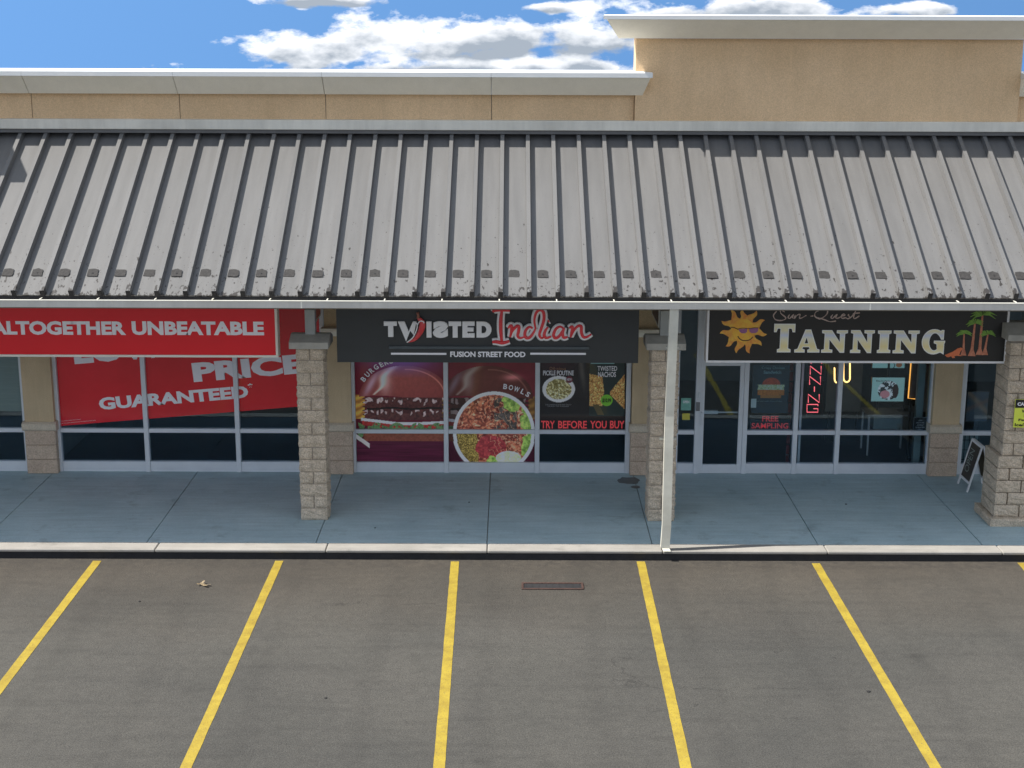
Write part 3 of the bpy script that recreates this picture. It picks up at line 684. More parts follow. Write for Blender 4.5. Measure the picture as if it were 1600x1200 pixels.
# printed films -----------------------------------------------------------
YF = YG + .012
def film_rect(parent, i, xs, lower, fn, nx, nz, mt=M_print, name='window_film'):
    x0, x1 = xs[i] + .0425, xs[i + 1] - .0425
    z0, z1 = (zs_top + .002, z_tr - .037) if lower else (z_tr + .037, ZH - .082)
    def g(U, V):
        X = x0 + U * (x1 - x0); Z = z1 - V * (z1 - z0)
        # picture coordinates measured on the glass
        k = YG; fwd = k * C_ + (CAMZ - Z) * S_; up = k * S_ - (CAMZ - Z) * C_
        return fn(800 + F * X / fwd, 600 - F * up / fwd)
    return picture(name, parent, x0, x1, z0, z1, YF, g, nx, nz, mt)
def burger_art(x, y):
    n = fb(x * .08, y * .08); c = np.zeros(x.shape + (3,)) + np.array((92, 22, 36.))
    c = mixc(c, (60, 16, 32), (y - 640) / 60.); c = c * (0.9 + .2 * n[..., None])
    def one(c, cx, s=1.0, dark=1.0):
        cy = 628
        # fries behind
        fr = ((np.abs(x - (cx - 78)) < 16) & (y > 618) & (y < 655)) | ((np.abs(x - (cx + 78)) < 14) & (y > 620) & (y < 655))
        st = .5 + .5 * np.sin((x * .5 + y) * .55 + 4 * n)
        c = np.where(fr[..., None], mixc(np.zeros(c.shape) + np.array((140, 95, 45.)), (205, 150, 70), st) * dark, c)
        e = ((x - cx) / 71.) ** 2 + ((y - 622) / 50.) ** 2; top = (e < 1) & (y < 622 + 3 * np.sin((x - cx) * .04))
        t = np.clip(1 - e, 0, 1) ** .5
        bun = mixc(np.zeros(c.shape) + np.array((108, 46, 46.)), (160, 84, 76), t * (1 - (y - 570) / 70.)) * (0.92 + .16 * fb(x * .3, y * .3)[..., None])
        hi = np.exp(-(((x - cx + 30) / 9.) ** 2 + ((y - 596) / 22.) ** 2)); bun = mixc(bun, (225, 205, 200), hi * .55)
        hi2 = np.exp(-(((x - cx + 52 - (y - 600) * -.5) / 6.) ** 2 + ((y - 600) / 20.) ** 2)); crack = np.exp(-((x - cx + 22 - (y - 575) * -.55 - 3 * np.sin(y * .2)) / (1.5 + (622 - y) * .14).clip(1)) ** 2) * (y < 618); bun = mixc(bun, (226, 210, 196), crack * .75); bun = mixc(bun, (190, 170, 190), hi2 * .7)
        arc = np.exp(-((np.sqrt(((x - cx - 4) / 60.) ** 2 + ((y - 624) / 46.) ** 2) - 1) / .022) ** 2) * (x > cx) ; bun = mixc(bun, (225, 150, 130), arc * .6)
        c = np.where(top[..., None], bun * dark, c)
        pat = (np.abs(x - cx) < 62 + 4 * np.sin(y)) & (y >= 622) & (y < 657)
        m = fb(x * .35, y * .35); pc = mixc(np.zeros(c.shape) + np.array((42, 18, 24.)), (96, 52, 48), m * 1.1)
        yy = y + 2.2 * np.sin(x * .33) + 2 * m; dl = 3 + 8 * vn(x * .22 + 3, y * 0 + 5); drip = (((yy > 625) & (yy < 623 + dl)) | ((yy > 643) & (yy < 641 + dl * .9))) & (vn(x * .3 + 40, y * .05) > .52)
        pc = np.where(drip[..., None], np.array((205, 180, 178.)) * (.62 + .4 * m[..., None]), pc)
        gap = np.abs(y - 639 - np.sin(x * .1)) < 1.6; pc = np.where(gap[..., None], np.array((22, 8, 14.)), pc)
        c = np.where(pat[..., None], pc * dark, c)
        w = 656 + 7 * np.clip((x - cx + 70) / 60., 0, 1) - 2.5 * np.clip((x - cx - 20) / 50., 0, 1)
        on_ = (np.abs(x - cx) < 68) & (np.abs(y - w) < 2.4); c = np.where(on_[..., None], np.array((208, 206, 214.)) * dark, c)
        tm = (np.abs(x - cx) < 66) & (y > w + 2) & (y < w + 9); c = np.where(tm[..., None], (np.array((150, 45, 42.)) * (.7 + .5 * m[..., None])) * dark, c)
        lf = (np.abs(x - cx) < 72) & (y > 664 + 3 * np.sin(x * .2)) & (y < 682 + 5 * fb(x * .2, y * .1 + 7)) & (fb(x * .25 + 9, y * .25) > .42)
        c = np.where(lf[..., None], mixc(np.zeros(c.shape) + np.array((44, 70, 50.)), (120, 150, 92), fb(x * .5, y * .5 + 3)) * dark, c)
        bb = (np.abs(x - cx) < 64) & (y > 676 + 4 * m) & (y < 690); c = np.where(bb[..., None], np.array((112, 62, 48.)) * dark * (.8 + .4 * m[..., None]), c)
        return c
    c = one(c, 762, dark=.62); c = np.where((x < 697)[..., None], one(c, 632), c)
    # dark board under, and the pale spoon
    bd = (x < 697) & (y > 690); c = np.where(bd[..., None], np.array((74, 24, 44.)) * (.8 + .35 * vn(x * .03, y * .9)[..., None]), c)
    sp = (np.abs((y - 690) - (x - 567) * .72) < 3.6) & (x > 556) & (x < 578); c = np.where(sp[..., None], np.array((190, 170, 165.)), c)
    # violet light sheen painted into the ink at the top left
    c = np.where((x < 697)[..., None], mixc(c, (120, 105, 190), .75 * np.exp(-((x - 628) / 55.) ** 2) * np.clip((592 - y) / 28., 0, 1)), c)
    # bowl
    d = np.sqrt(((x - 772) / 64.) ** 2 + ((y - 676) / 64.) ** 2); d = np.where(y < 690, d, d * .985)
    bowl = (d < 1); c = np.where(bowl[..., None], mixc(np.zeros(c.shape) + np.array((228, 222, 226.)), (170, 160, 172), np.clip((y - 690) / 40., 0, 1)), c)
    ins = (d < .915); a = fb(x * .12, y * .12); f1 = vn(x * .32 + 7 * a, y * .26 + 5 * fb(x * .1 + 8, y * .1)); f2 = fb(x * .35 + 3 * a, y * .35, 4)
    base = mixc(np.zeros(c.shape) + np.array((70, 26, 24.)), (205, 120, 88), f1 * f2 * 2.2)
    base = mixc(base, (235, 180, 150), np.clip(f2 - .62, 0, 1) * 5)
    noodle = (x < 745 - (y - 680) * -.2) & (y > 672) & (x < 748); a9 = fb(x * .16 + 5, y * .16 + 2); s_ = .5 + .5 * np.sin(x * .7 + 22 * a9) * np.sin(y * .8 + 19 * a)
    base = np.where(noodle[..., None], mixc(np.zeros(c.shape) + np.array((74, 58, 26.)), (186, 162, 88), s_), base)
    dk = (np.abs(x - 790) < 18) & (np.abs(y - 650) < 28); base = np.where(dk[..., None] & (a > .45)[..., None], np.array((36, 30, 26.)) + 70 * f2[..., None], base)
    tomato = (((x - 768) / 24.) ** 2 + ((y - 700) / 20.) ** 2 < 1 + .5 * (a - .5)); base = np.where(tomato[..., None], mixc(np.zeros(c.shape) + np.array((100, 30, 36.)), (176, 72, 72), f2 * 1.2), base)
    strand = (np.abs(np.sin((x * .33 - y * .2 + 7 * a))) < .13) & (np.abs(x - 790) < 26); base = np.where(strand[..., None], np.array((196, 140, 110.)), base)
    for (gx_, gy_, gr) in ((800, 628, 15), (832, 660, 18), (833, 700, 20), (770, 722, 10), (822, 640, 8)):
        g_ = (((x - gx_) ** 2 + (y - gy_) ** 2) ** .5 < gr * (.65 + .7 * a)); base = np.where(g_[..., None], mixc(np.zeros(c.shape) + np.array((80, 112, 46.)), (178, 204, 104), fb(x * .3 + 2, y * .3) * 1.5 - .2), base)
    cc_ = (((x - 795) / 20.) ** 2 + ((y - 716) / 11.) ** 2 < 1); base = np.where(cc_[..., None], mixc(np.zeros(c.shape) + np.array((150, 170, 120.)), (225, 232, 200), f2), base)
    c = np.where(ins[..., None], base * np.clip(1.25 - d * .35, 0, 1)[..., None], c)
    gl = np.exp(-(((x - 800) / 14.) ** 2 + ((y - 590) / 5.) ** 2)); c = mixc(c, (240, 150, 150), gl * .6)  # pink reflection highlight near the top, painted into the ink
    return c
for i, lw in ((0, 0), (0, 1), (1, 0), (1, 1)):
    film_rect(stB, i, xB, lw, burger_art, 250, 110 if lw else 320)
def poster_art(x, y):
    c = np.zeros(x.shape + (3,)) + np.array((16, 20, 26.)); c = mixc(c, (58, 20, 34), np.clip(1 - np.abs(x - 870) / 45., 0, 1) * np.clip((592 - y) / 30., 0, 1))
    a = fb(x * .2, y * .2); f2 = fb(x * .6, y * .6, 3)
    d = np.sqrt(((x - 873) / 25.5) ** 2 + ((y - 608) / 20.5) ** 2)
    c = np.where((d < 1)[..., None], np.array((214, 216, 208.)), c)
    food = (d < .84 - .12 * a); st = .5 + .5 * np.sin((x * .5 - y * .4) + 19 * a)
    c = np.where(food[..., None], mixc(np.zeros(c.shape) + np.array((92, 84, 42.)), (216, 206, 158), st * f2 * 1.7), c)
    gh = (x > 904) & (x < 921) & (y < 650); c = np.where(gh[..., None], mixc(c, (96, 92, 84), .6 * np.exp(-((x - 908 - (y - 570) * .12) / 5.) ** 2) * np.clip((625 - y) / 40, 0, 1)), c)
    pn = (x > 921) & (x < 976); c = np.where(pn[..., None], mixc(c, (24, 44, 44), .8), c)
    n1 = (x > 921) & (x < 944 - np.abs(y - 612) * .12) & (y > 584 + (x - 921) * .2) & (y < 634)
    n2 = (x < 976) & (x > 953) & (y > 612 - (x - 953) * 1.2) & (y < 616 + (x - 953) * 1.0)
    nm = (n1 | n2); chips = .5 + .5 * np.sin(x * .35 + 17 * a) * np.sin(y * .4 + 15 * f2)
    c = np.where(nm[..., None], mixc(np.zeros(c.shape) + np.array((100, 58, 26.)), (232, 190, 120), chips * f2 * 1.8), c)
    c = np.where((y > 650)[..., None] & (y < 676)[..., None], np.array((18, 8, 14.)), c)
    gg = (y > 560) & (x > 923) & (x < 960) & (y < 568); c = np.where(gg[..., None], np.array((110, 150, 150.)), c)
    fn_ = (np.abs(x - (930 + (y - 630) * .5)) < 5) & (y > 632) & (y < 648); c = np.where(fn_[..., None], np.array((70, 64, 44.)), c)
    return c
film_rect(stB, 2, xB, 0, poster_art, 220, 260)
# lettering on the restaurant glass
YT = YF - .004
lt = MB()
def word(f, *a, **k):
    q = MB(); f(q, *a, **k); return q.build('word', k_parent[0])
k_parent = [stB]
def arc_word(mb, s, pts, h, mt, Y, bold=.03):
    """letters one by one along picture points (px, py baseline), tilted in radians"""
    for ch, (px, py, tl, w) in zip(s, pts):
        p = at(px, py, Y); ppm = 92.5; ww = w / ppm; hh = h / ppm; ct, st_ = math.cos(tl), math.sin(tl)
        text_into(mb, ch, 0, 1, 0, 1, Y, mt, bold=bold, fn=lambda u, v: (p[0] + (u - .5) * ww * ct - v * hh * st_, p[2] + (u - .5) * ww * st_ + v * hh * ct))
word(arc_word, 'BURGERS', [(571, 595, .85, 6.5), (577, 588, .8, 6.5), (583, 582, .7, 6.5), (590, 577, .62, 7), (598, 573, .5, 6), (605, 570, .38, 6.5), (612, 568, .25, 6)], 8.5, M_wprint, YT)
word(arc_word, 'BOWLS', [(789, 608, -.12, 6.3), (797.5, 609.5, -.2, 7), (806, 612, -.32, 8.5), (815, 615.5, -.45, 5.5), (822.5, 619.5, -.6, 6)], 8.5, M_wprint, YT)
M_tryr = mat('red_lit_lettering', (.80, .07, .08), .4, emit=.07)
word(tpx, 'PICKLE POUTINE', 848.5, 579, 896.5, 586.5, YT, M_wprint, bold=.02)
word(tpx, 'TWISTED', 933.5, 572, 964.5, 579.5, YT, M_wprint, bold=.02); word(tpx, 'NACHOS', 934.5, 581, 962.5, 589, YT, M_wprint, bold=.02)
word(tpx, 'Dill-icious', 859, 573.5, 884, 578, YT, mat('dull_orange_ink', (.4, .2, .12), .5), bold=.0)
word(tpx, 'THE CHEESE CURDS AND GRAVY', 852, 631.5, 893, 633.2, YT, mat('grey_ink', (.35, .36, .36), .5), bold=.0); word(tpx, 'FRIED TO ORDER', 856, 634.2, 889, 635.6, YT, MATS['grey_ink'], bold=.0)
for wd, a0, a1 in (('TRY', 845.5, 867), ('BEFORE', 872, 917), ('YOU', 922, 948), ('BUY', 953, 976)):
    word(tpx, wd, a0, 657.5, a1, 669.5, YT, M_tryr, bold=.022)
M_green = mat('lime_sticker', (.22, .62, .05), .4, (.26, .68, .06), 10); M_maroon = mat('maroon_sticker', (.18, .02, .04), .4, (.2, .03, .05), 10)
def disc(mb, px, py, rpx, Y, mt, n=24, sx=1, sz=1):
    p = at(px, py, Y); r = rpx / 92.5; mb.poly([(p[0] + r * sx * math.cos(2 * math.pi * i / n), p[2] + r * sz * math.sin(2 * math.pi * i / n)) for i in range(n)], Y, mt)
q = MB(); disc(q, 948, 625.5, 9.6, YT, M_green); q.build('price_sticker', stB); q = MB(); disc(q, 889.5, 593, 5.6, YT, M_maroon); q.build('new_sticker', stB)
word(tpx, '$10.99', 941, 622.5, 955, 629.5, YT - .002, M_blk2, bold=.04); word(tpx, 'NEW', 885.5, 591, 893.5, 595, YT - .002, M_wprint, bold=.02)

# red film on the left shop
def red_film(st, xs, slope_fn):
    for i, (a_, b_) in enumerate(zip(xs[:-1], xs[1:])):
        x0, x1 = a_ + .0425, b_ - .0425
        zl_, zr_ = slope_fn(x0), slope_fn(x1)
        MB().poly([(x0, zl_), (x1, zr_), (x1, ZH - .082), (x0, ZH - .082)], YF, M_redf, depth=.002).build('window_film', st)
pL = at(84, 667.5, YF); pR = at(458, 637, YF); sl = (pR[2] - pL[2]) / (pR[0] - pL[0])
red_film(stA, xA, lambda x: pL[2] + sl * (x - pL[0]) + .012)
k_parent[0] = stA
def tilted(mb, s, px0, py0, px1, py1, h, Y, mt, bold=.045):
    """word with its baseline from (px0,py0) to (px1,py1), h pixels high"""
    p = at(px0, py0, Y); q = at(px1, py1, Y); hh = h / 92.5; ux, uz = q[0] - p[0], q[2] - p[2]; l = math.hypot(ux, uz); nx_, nz_ = -uz / l, ux / l
    text_into(mb, s, 0, 1, 0, 1, Y, mt, bold=bold, fn=lambda u, v: (p[0] + ux * u + nx_ * hh * v, p[2] + uz * u + nz_ * hh * v))
word(tilted, 'GUARANTEED', 156, 641, 389, 621.5, 20.5, YT, M_wprint)
word(tilted, '*', 388, 607, 395.5, 606, 8, YT, M_wprint)
word(tilted, 'PRICE', 303, 597.5, 478, 583, 32, YT, M_wprint, bold=.05)
word(tilted, 'LOWEST', 117, 569.5, 352, 550, 38, YT, M_wprint, bold=.05)
word(tilted, 'Some conditions apply. Ask in store', 91, 659.5, 126, 656, 1.8, YT, M_wprint, bold=0.0)
word(tilted, 'See our low price guarantee for full details of this offer', 91, 663.0, 150, 657.5, 1.8, YT, M_wprint, bold=0.0)
# pale sheet in the leftmost window
M_pale = mat('pale_window_sheet', (.40, .41, .34), .7, (.46, .46, .38), 2, stretch=(1, 1, 14))
box('window_sheet', st0, xA0[-2] + .05, xA0[-1] - .05, YG + .10, YG + .11, at(0, 645, YG)[2], ZH - .09, M_pale)

# ------------------------------------------------------------------ block pillars
def block_mesh(w, d, h, seed):
    rr = random.Random(seed); bm = bmesh.new(); bmesh.ops.create_cube(bm, size=1)
    bmesh.ops.subdivide_edges(bm, edges=bm.edges[:], cuts=4, use_grid_fill=True)
    for v in bm.verts:
        c = v.co; e = [abs(abs(q) - .5) < 1e-4 for q in c]; n = sum(e)
        out = Vector([(1 if q > 0 else -1) if f else 0 for q, f in zip(c, e)])
        v.co = Vector((c.x * w, c.y * d, c.z * h))
        if n == 1 and not e[2]: v.co += out * rr.uniform(.0, .024)
        elif n >= 2: v.co -= Vector((out.x * (.004 + rr.random() * .007), out.y * (.004 + rr.random() * .007), out.z * .002))
    me = bpy.data.meshes.new('block'); bm.to_mesh(me); bm.free(); me.materials.append(M_block)
    return me
CH = .1985; PWD = .43
full = [block_mesh(PWD, PWD, CH - .008, s) for s in range(4)]; halves = [block_mesh(PWD / 2 - .004, PWD, CH - .008, s) for s in range(10, 14)]
def pillar(xc, yc, label, ncourse=14):
    t = thing('block_pillar', label, 'pillar', (xc, yc, WZ), group='block pillars along the sidewalk')
    H = ncourse * CH
    box('mortar_core', t, xc - PWD / 2 + .018, xc + PWD / 2 - .018, yc - PWD / 2 + .018, yc + PWD / 2 - .018, WZ, WZ + H, M_mortar)
    rr = random.Random(int(xc * 10))
    for i in range(ncourse):
        z = WZ + (i + .5) * CH
        if i % 2 == 0: link('block', full[rr.randrange(4)], t, (xc, yc, z))
        else:
            for s in (-1, 1): link('block', halves[rr.randrange(4)], t, (xc + s * (PWD / 4 + .001), yc, z))
    zt = WZ + H; ov = .085
    prism('cap_stone', t, [(yc + PWD / 2 + ov, zt), (yc - PWD / 2 - ov, zt), (yc - PWD / 2 - ov, zt + .10), (yc - .06, zt + .19), (yc + .06, zt + .19), (yc + PWD / 2 + ov, zt + .10)], xc - PWD / 2 - ov, xc + PWD / 2 + ov, M_moulding)
    box('steel_post', t, xc - .078, xc + .078, yc - .078, yc + .078, zt + .15, 3.50, M_post, .006)
    return t
pb = on(490, 813, WZ); pyc = pb[1] + PWD / 2
px1 = at(491, 800, pb[1])[0]; px2 = at(1033, 800, pb[1])[0]
pillar(px1, pyc, 'split face block pillar between the red sign and the charcoal sign')
pillar(px2, pyc, 'split face block pillar standing behind the white downspout')
# wide pillar at the right edge
x0 = at(1549, 800, pb[1] - .02)[0]
t = thing('block_pillar', 'wide split face block pillar carrying the yellow caution sign', 'pillar', (x0 + .5, pyc, WZ), group='block pillars along the sidewalk')
wide = [block_mesh(.40 - .008, .66, CH - .008, s) for s in range(20, 24)]; wideh = [block_mesh(.20 - .008, .66, CH - .008, s) for s in range(30, 34)]
rr = random.Random(9)
box('mortar_core', t, x0 + .07, x0 + 1.13, pyc - .27, pyc + .27, WZ, WZ + 15 * CH, M_mortar)
plinth = block_mesh(1.30, .84, .13, 50)
link('block', plinth, t, (x0 + .58, pyc + .0, WZ + .065))
for i in range(15):
    z = WZ + .13 + (i + .5) * CH
    if z > 3.1: break
    low = i < 5; xa = x0 if low else x0 + .06; dd = 1.0 if low else .92
    offs = [(0, wide), (.4, wide), (.8, wide)] if i % 2 == 0 else [(0, wideh), (.2, wide), (.6, wide), (1.0, wideh)]
    for of, ms_ in offs:
        w_ = .4 if ms_ is wide else .2; o = link('block', ms_[rr.randrange(4)], t, (xa + (of + w_ / 2) * (1 if low else .9), pyc, z)); o.scale = (1 if low else .9, dd, 1)
prism('cap_stone', t, [(pyc + .4, 3.11), (pyc - .40, 3.11), (pyc - .40, 3.2), (pyc - .1, 3.34), (pyc + .1, 3.34), (pyc + .4, 3.2)], x0 - .02, x0 + 1.2, M_moulding)
box('steel_post', t, x0 + .48, x0 + .64, pyc - .08, pyc + .08, 3.3, 3.5, M_post)

# caution sign
YS = pyc - .33 - .035
q0 = at(1583, 668, YS); q1 = at(1586, 624, YS); sw = .40
M_cy = mat('fluorescent_yellow', (.72, .80, .08), .4, (.76, .84, .10), 6)
t = thing('caution_sign', 'yellow and black falling ice caution sign on the wide right pillar', 'sign', (q0[0], YS, q0[2]))
zsx = q1[2]
box('sign_plate', t, q0[0], q0[0] + sw, YS, YS + .012, q0[2], zsx, M_cy, .003)
box('black_header', t, q0[0] + .004, q0[0] + sw - .004, YS - .003, YS - .0005, zsx - .135, zsx - .004, M_blk2)
mb = MB(); text_into(mb, 'CAUTION', q0[0] + .035, q0[0] + sw - .035, zsx - .100, zsx - .045, YS - .005, M_wprint, bold=.04)
for i, (s_, a_, b_) in enumerate((('Watch', .11, .29), ('For', .15, .25), ('Falling', .07, .33), ('Ice/Snow', .02, .38))):
    zz = zsx - .19 - i * .072; text_into(mb, s_, q0[0] + a_, q0[0] + b_, zz - .022, zz + .028, YS - .003, M_blk2, bold=.035)
mb.build('lettering', t)

# ------------------------------------------------------------------ hanging signs
YSg = 21.95
def sign_box(name, label, pxl, pxr, pybot, face, frame, fw):
    a = at(pxl, pybot, YSg); b = at(pxr, pybot, YSg); z1 = 3.66
    t = thing(name, label, 'sign', ((a[0] + b[0]) / 2, YSg, a[2]))
    box('face_panel', t, a[0] + fw, b[0] - fw, YSg + .006, YSg + .2, a[2] + fw, z1 - fw, face)
    if frame:
        box('frame_bar', t, a[0], b[0], YSg - .006, YSg + .21, a[2], a[2] + fw - .001, frame, .004)
        box('frame_bar', t, a[0], b[0], YSg - .006, YSg + .21, z1 - fw + .001, z1, frame, .004)
        for s in (a[0], b[0] - fw + .001): box('frame_bar', t, s, s + fw - .001, YSg - .005, YSg + .209, a[2] + fw, z1 - fw, frame, .004)
    for s in (.12, .5, .88):
        x = a[0] + (b[0] - a[0]) * s; box('hanger', t, x - .02, x + .02, YSg + .08, YSg + .12, z1 + .001, 3.758, M_post)
    return t, a, b
ts, a, b = sign_box('shop_sign', 'long red box sign with white letters reading ALTOGETHER UNBEATABLE', -260, 435, 556.5, M_red, M_gutlip, .038)
mb = MB(); yf = YSg + .002
tpx(mb, 'ALTOGETHER', -14, 502, 196, 523, yf, M_wprint, bold=.045); tpx(mb, 'UNBEATABLE', 206.5, 502.5, 412, 523.5, yf, M_wprint, bold=.045)
mb.build('lettering', ts)

ts, a, b = sign_box('shop_sign', 'charcoal panel sign with white and red letters and a chili over the food window', 527, 997, 566, M_blk, None, .0)
c0 = at(610, 545, YSg); c1 = at(917, 560, YSg)
Yl = YSg - .045
for (ch, a0, a1, y0_, y1_, mir) in (('T', 600, 620, 502.5, 526.5, 0), ('I', 666.5, 674, 502.5, 527.5, 0), ('S', 676, 700, 502, 528, 1), ('T', 701, 720.5, 502.5, 527.5, 0), ('E', 722.5, 741.5, 502.5, 527.5, 0), ('D', 744.5, 768, 502.5, 527.5, 0)):
    mb = MB()
    if ch in 'TIE':
        p = at(a0, y1_, Yl); q = at(a1, y0_, Yl); Wd = q[0] - p[0]; Hh = q[2] - p[2]
        o = {'T': [(0, 1), (0, .72), (.32, .72), (.32, 0), (.72, 0), (.72, .72), (1, .72), (1, 1)], 'I': [(0, 0), (1, 0), (1, 1), (0, 1)],
             'E': [(0, 0), (1, 0), (1, .27), (.42, .27), (.42, .38), (.92, .38), (.92, .62), (.42, .62), (.42, .73), (1, .73), (1, 1), (0, 1)]}[ch]
        mb.poly([(p[0] + u * Wd, p[2] + v * Hh) for u, v in o], Yl, M_wlet, depth=.04)
    elif ch == 'D':
        p = at(a0, y1_, Yl); q = at(a1, y0_, Yl); Wd = q[0] - p[0]; Hh = q[2] - p[2]
        out = [(0, 0), (.45, 0)] + [(.45 + .55 * math.cos(t_), .5 + .5 * math.sin(t_)) for t_ in [(-90 + 15 * i) * math.pi / 180 for i in range(1, 12)]] + [(.45, 1), (0, 1)]
        inn = [(.34, .27), (.46, .27)] + [(.46 + .2 * math.cos(t_), .5 + .23 * math.sin(t_)) for t_ in [(-60 + 30 * i) * math.pi / 180 for i in range(0, 5)]] + [(.46, .73), (.34, .73)]
        mb.poly([(p[0] + u * Wd, p[2] + v * Hh) for u, v in out], Yl, M_wlet, holes=[[(p[0] + u * Wd, p[2] + v * Hh) for u, v in inn]], depth=.04)
    else: tpx(mb, ch, a0, y0_, a1, y1_, Yl, M_wlet, bold=.085, depth=.04, mirror=True)
    mb.build('letter', ts)
def pz(px, py, Y): p = at(px, py, Y); return (p[0], p[2])
mb = MB()
mb.poly([pz(x, y, Yl) for x, y in ((621.5, 502.5), (632, 502.5), (638.5, 518), (645, 502.5), (650.5, 502.5), (646.5, 524), (641, 517), (634.5, 533.5))], Yl, M_wlet, depth=.04)
mb.build('letter', ts)
# chili: body, stem and the white line round it
def zc_(px, py, ox, oy, sc): return (ox + px / sc, oy + py / sc)
M_chili = mat('chili_red', (.72, .035, .05), .3, (.80, .10, .10), 12, coat=.4); M_stem = mat('chili_stem', (.28, .11, .08), .5, (.33, .14, .10), 20)
chl = MB(); cpts = [(652.5, 497), (657, 500), (660, 506), (659, 513), (656, 520), (651, 527), (645, 532), (637, 534.5)]
sp_ = smooth_path(cpts, 4); rad = [.5 + 5.0 * math.sin(min(1, (i + 2) / 14) * math.pi / 2) * (1 - (i / len(sp_)) ** 2.2) for i in range(len(sp_))]
chl.path([(pz(x, y, Yl)[0], Yl, pz(x, y, Yl)[1]) for x, y in sp_], [r / 101. for r in rad], M_chili, flat=.6, seg=10)
o = chl.build('chili_emblem', ts, smooth=True)
MB().path([(pz(x, y, Yl)[0], Yl - .005, pz(x, y, Yl)[1]) for x, y in ((653.5, 497.5), (653.5, 492), (652.3, 488))], [.028, .020, .026], M_stem, seg=8).build('chili_stem', o, smooth=True)
ln = smooth_path([(645, 506), (648, 503), (651.5, 504.5), (652, 511), (649, 520), (644, 528), (636, 534)], 5)
ln2 = smooth_path([(652, 507), (656, 501.5), (661, 501), (663, 504)], 5)
mb = MB()
for l_ in (ln, ln2): mb.path([(pz(x, y, Yl)[0], Yl - .05, pz(x, y, Yl)[1]) for x, y in l_], .0085, M_wlet, flat=.5)
mb.build('chili_outline', o)
# the script word
IO = (740, 470, 6.154)
strokes = [
 [(185, 105), (205, 88), (260, 84), (350, 92)], [(272, 90), (262, 180), (262, 290), (272, 395)], [(180, 395), (220, 392), (280, 402), (345, 385)],
 [(332, 262), (352, 238), (368, 246), (362, 300), (350, 348)], [(352, 345), (372, 290), (412, 243), (436, 246), (432, 290), (424, 335), (445, 356), (485, 345)],
 [(568, 262), (535, 250), (502, 280), (492, 325), (510, 356), (545, 345), (578, 300), (596, 262)],
 [(596, 262), (584, 190), (600, 115), (640, 84), (672, 110), (676, 175), (655, 250), (632, 320), (650, 356), (680, 345)],
 [(715, 250), (690, 285), (678, 330), (700, 355), (745, 340)], [(715, 196), (726, 190)],
 [(862, 262), (830, 246), (790, 270), (768, 325), (785, 356), (820, 340), (850, 295), (870, 258)], [(872, 256), (856, 310), (866, 352), (905, 345)],
 [(920, 262), (940, 246), (952, 262), (940, 310), (932, 350)], [(934, 345), (965, 280), (1005, 240), (1034, 246), (1036, 300), (1055, 346), (1090, 345), (1132, 318)]]
letters_ix = [(0, 1, 2), (3, 4), (5, 6), (7, 8), (9, 10), (11, 12)]
for ix in letters_ix:
    mw = MB(); mr_ = MB()
    for j in ix:
        pl = smooth_path([(IO[0] + x / IO[2], IO[1] + y / IO[2]) for x, y in strokes[j]], 5)
        P3 = [(pz(x, y, Yl)[0], pz(x, y, Yl)[1]) for x, y in pl]; n = len(P3)
        if j == 8: rr_ = [.022] * n
        elif j in (0, 1, 2): rr_ = [.020 + .010 * math.sin(math.pi * i / (n - 1)) for i in range(n)]
        else: rr_ = [.014 + .011 * math.sin(math.pi * i / (n - 1)) for i in range(n)]
        mw.path([(x, Yl + .01, z) for x, z in P3], [r + .034 for r in rr_], M_wlet, flat=.5, seg=8)
        mr_.path([(x, Yl - .018, z) for x, z in P3], rr_, M_redl, flat=.8, seg=8)
    o = mw.build('letter', ts, smooth=True); mr_.build('letter_face', o, smooth=True)
mb = MB(); yf = YSg + .002
tpx(mb, 'FUSION STREET FOOD', 703.5, 549.5, 821, 557.8, yf, M_wprint, bold=.035)
for a0, a1 in ((611, 697.5), (828.5, 915.5)):
    p = at(a0, 554.2, yf); q = at(a1, 551.4, yf); mb.poly([(p[0], p[2]), (q[0], p[2]), (q[0], q[2]), (p[0], q[2])], yf, M_wprint)
mb.build('lettering', ts)
p = at(608, 544.5, YSg); q = at(920, 541.5, YSg); box('raceway', ts, p[0], q[0], YSg - .03, YSg + .005, p[2], q[2], mat('raceway_metal', (.07, .09, .10), .4, (.09, .11, .12), 5))

# tanning sign
ts, a, b = sign_box('shop_sign', 'black framed tanning salon sign with a smiling sun and palm trees', 1102.5, 1571.5, 566.5, M_blk2, M_white, .035)
yf = YSg + .0035
def grad_mat():
    m = bpy.data.materials.new('cream_gradient_ink'); m.use_nodes = True; nt = m.node_tree; N = nt.nodes.new; L = nt.links.new
    b_ = nt.nodes['Principled BSDF']; b_.inputs['Roughness'].default_value = .35
    g = N('ShaderNodeNewGeometry'); sp = N('ShaderNodeSeparateXYZ'); L(g.outputs['Position'], sp.inputs[0])
    mr = N('ShaderNodeMapRange'); L(sp.outputs[2], mr.inputs[0]); mr.inputs['From Min'].default_value = at(1300, 553, yf)[2]; mr.inputs['From Max'].default_value = at(1300, 506, yf)[2]
    r = N('ShaderNodeValToRGB'); L(mr.outputs[0], r.inputs[0]); e = r.color_ramp.elements
    e[0].position = 0; e[0].color = (.90, .88, .68, 1); e[1].position = 1; e[1].color = (.85, .84, .66, 1)
    for p_, c_ in ((.25, (.88, .76, .36)), (.5, (.86, .84, .66)), (.62, (.68, .74, .86)), (.78, (.88, .82, .52))): k = e.new(p_); k.color = (*c_, 1)
    L(r.outputs[0], b_.inputs['Base Color']); return m
M_grad = grad_mat(); M_bord = mat('pale_letter_border', (.88, .89, .86), .4, (.92, .93, .9), 8)
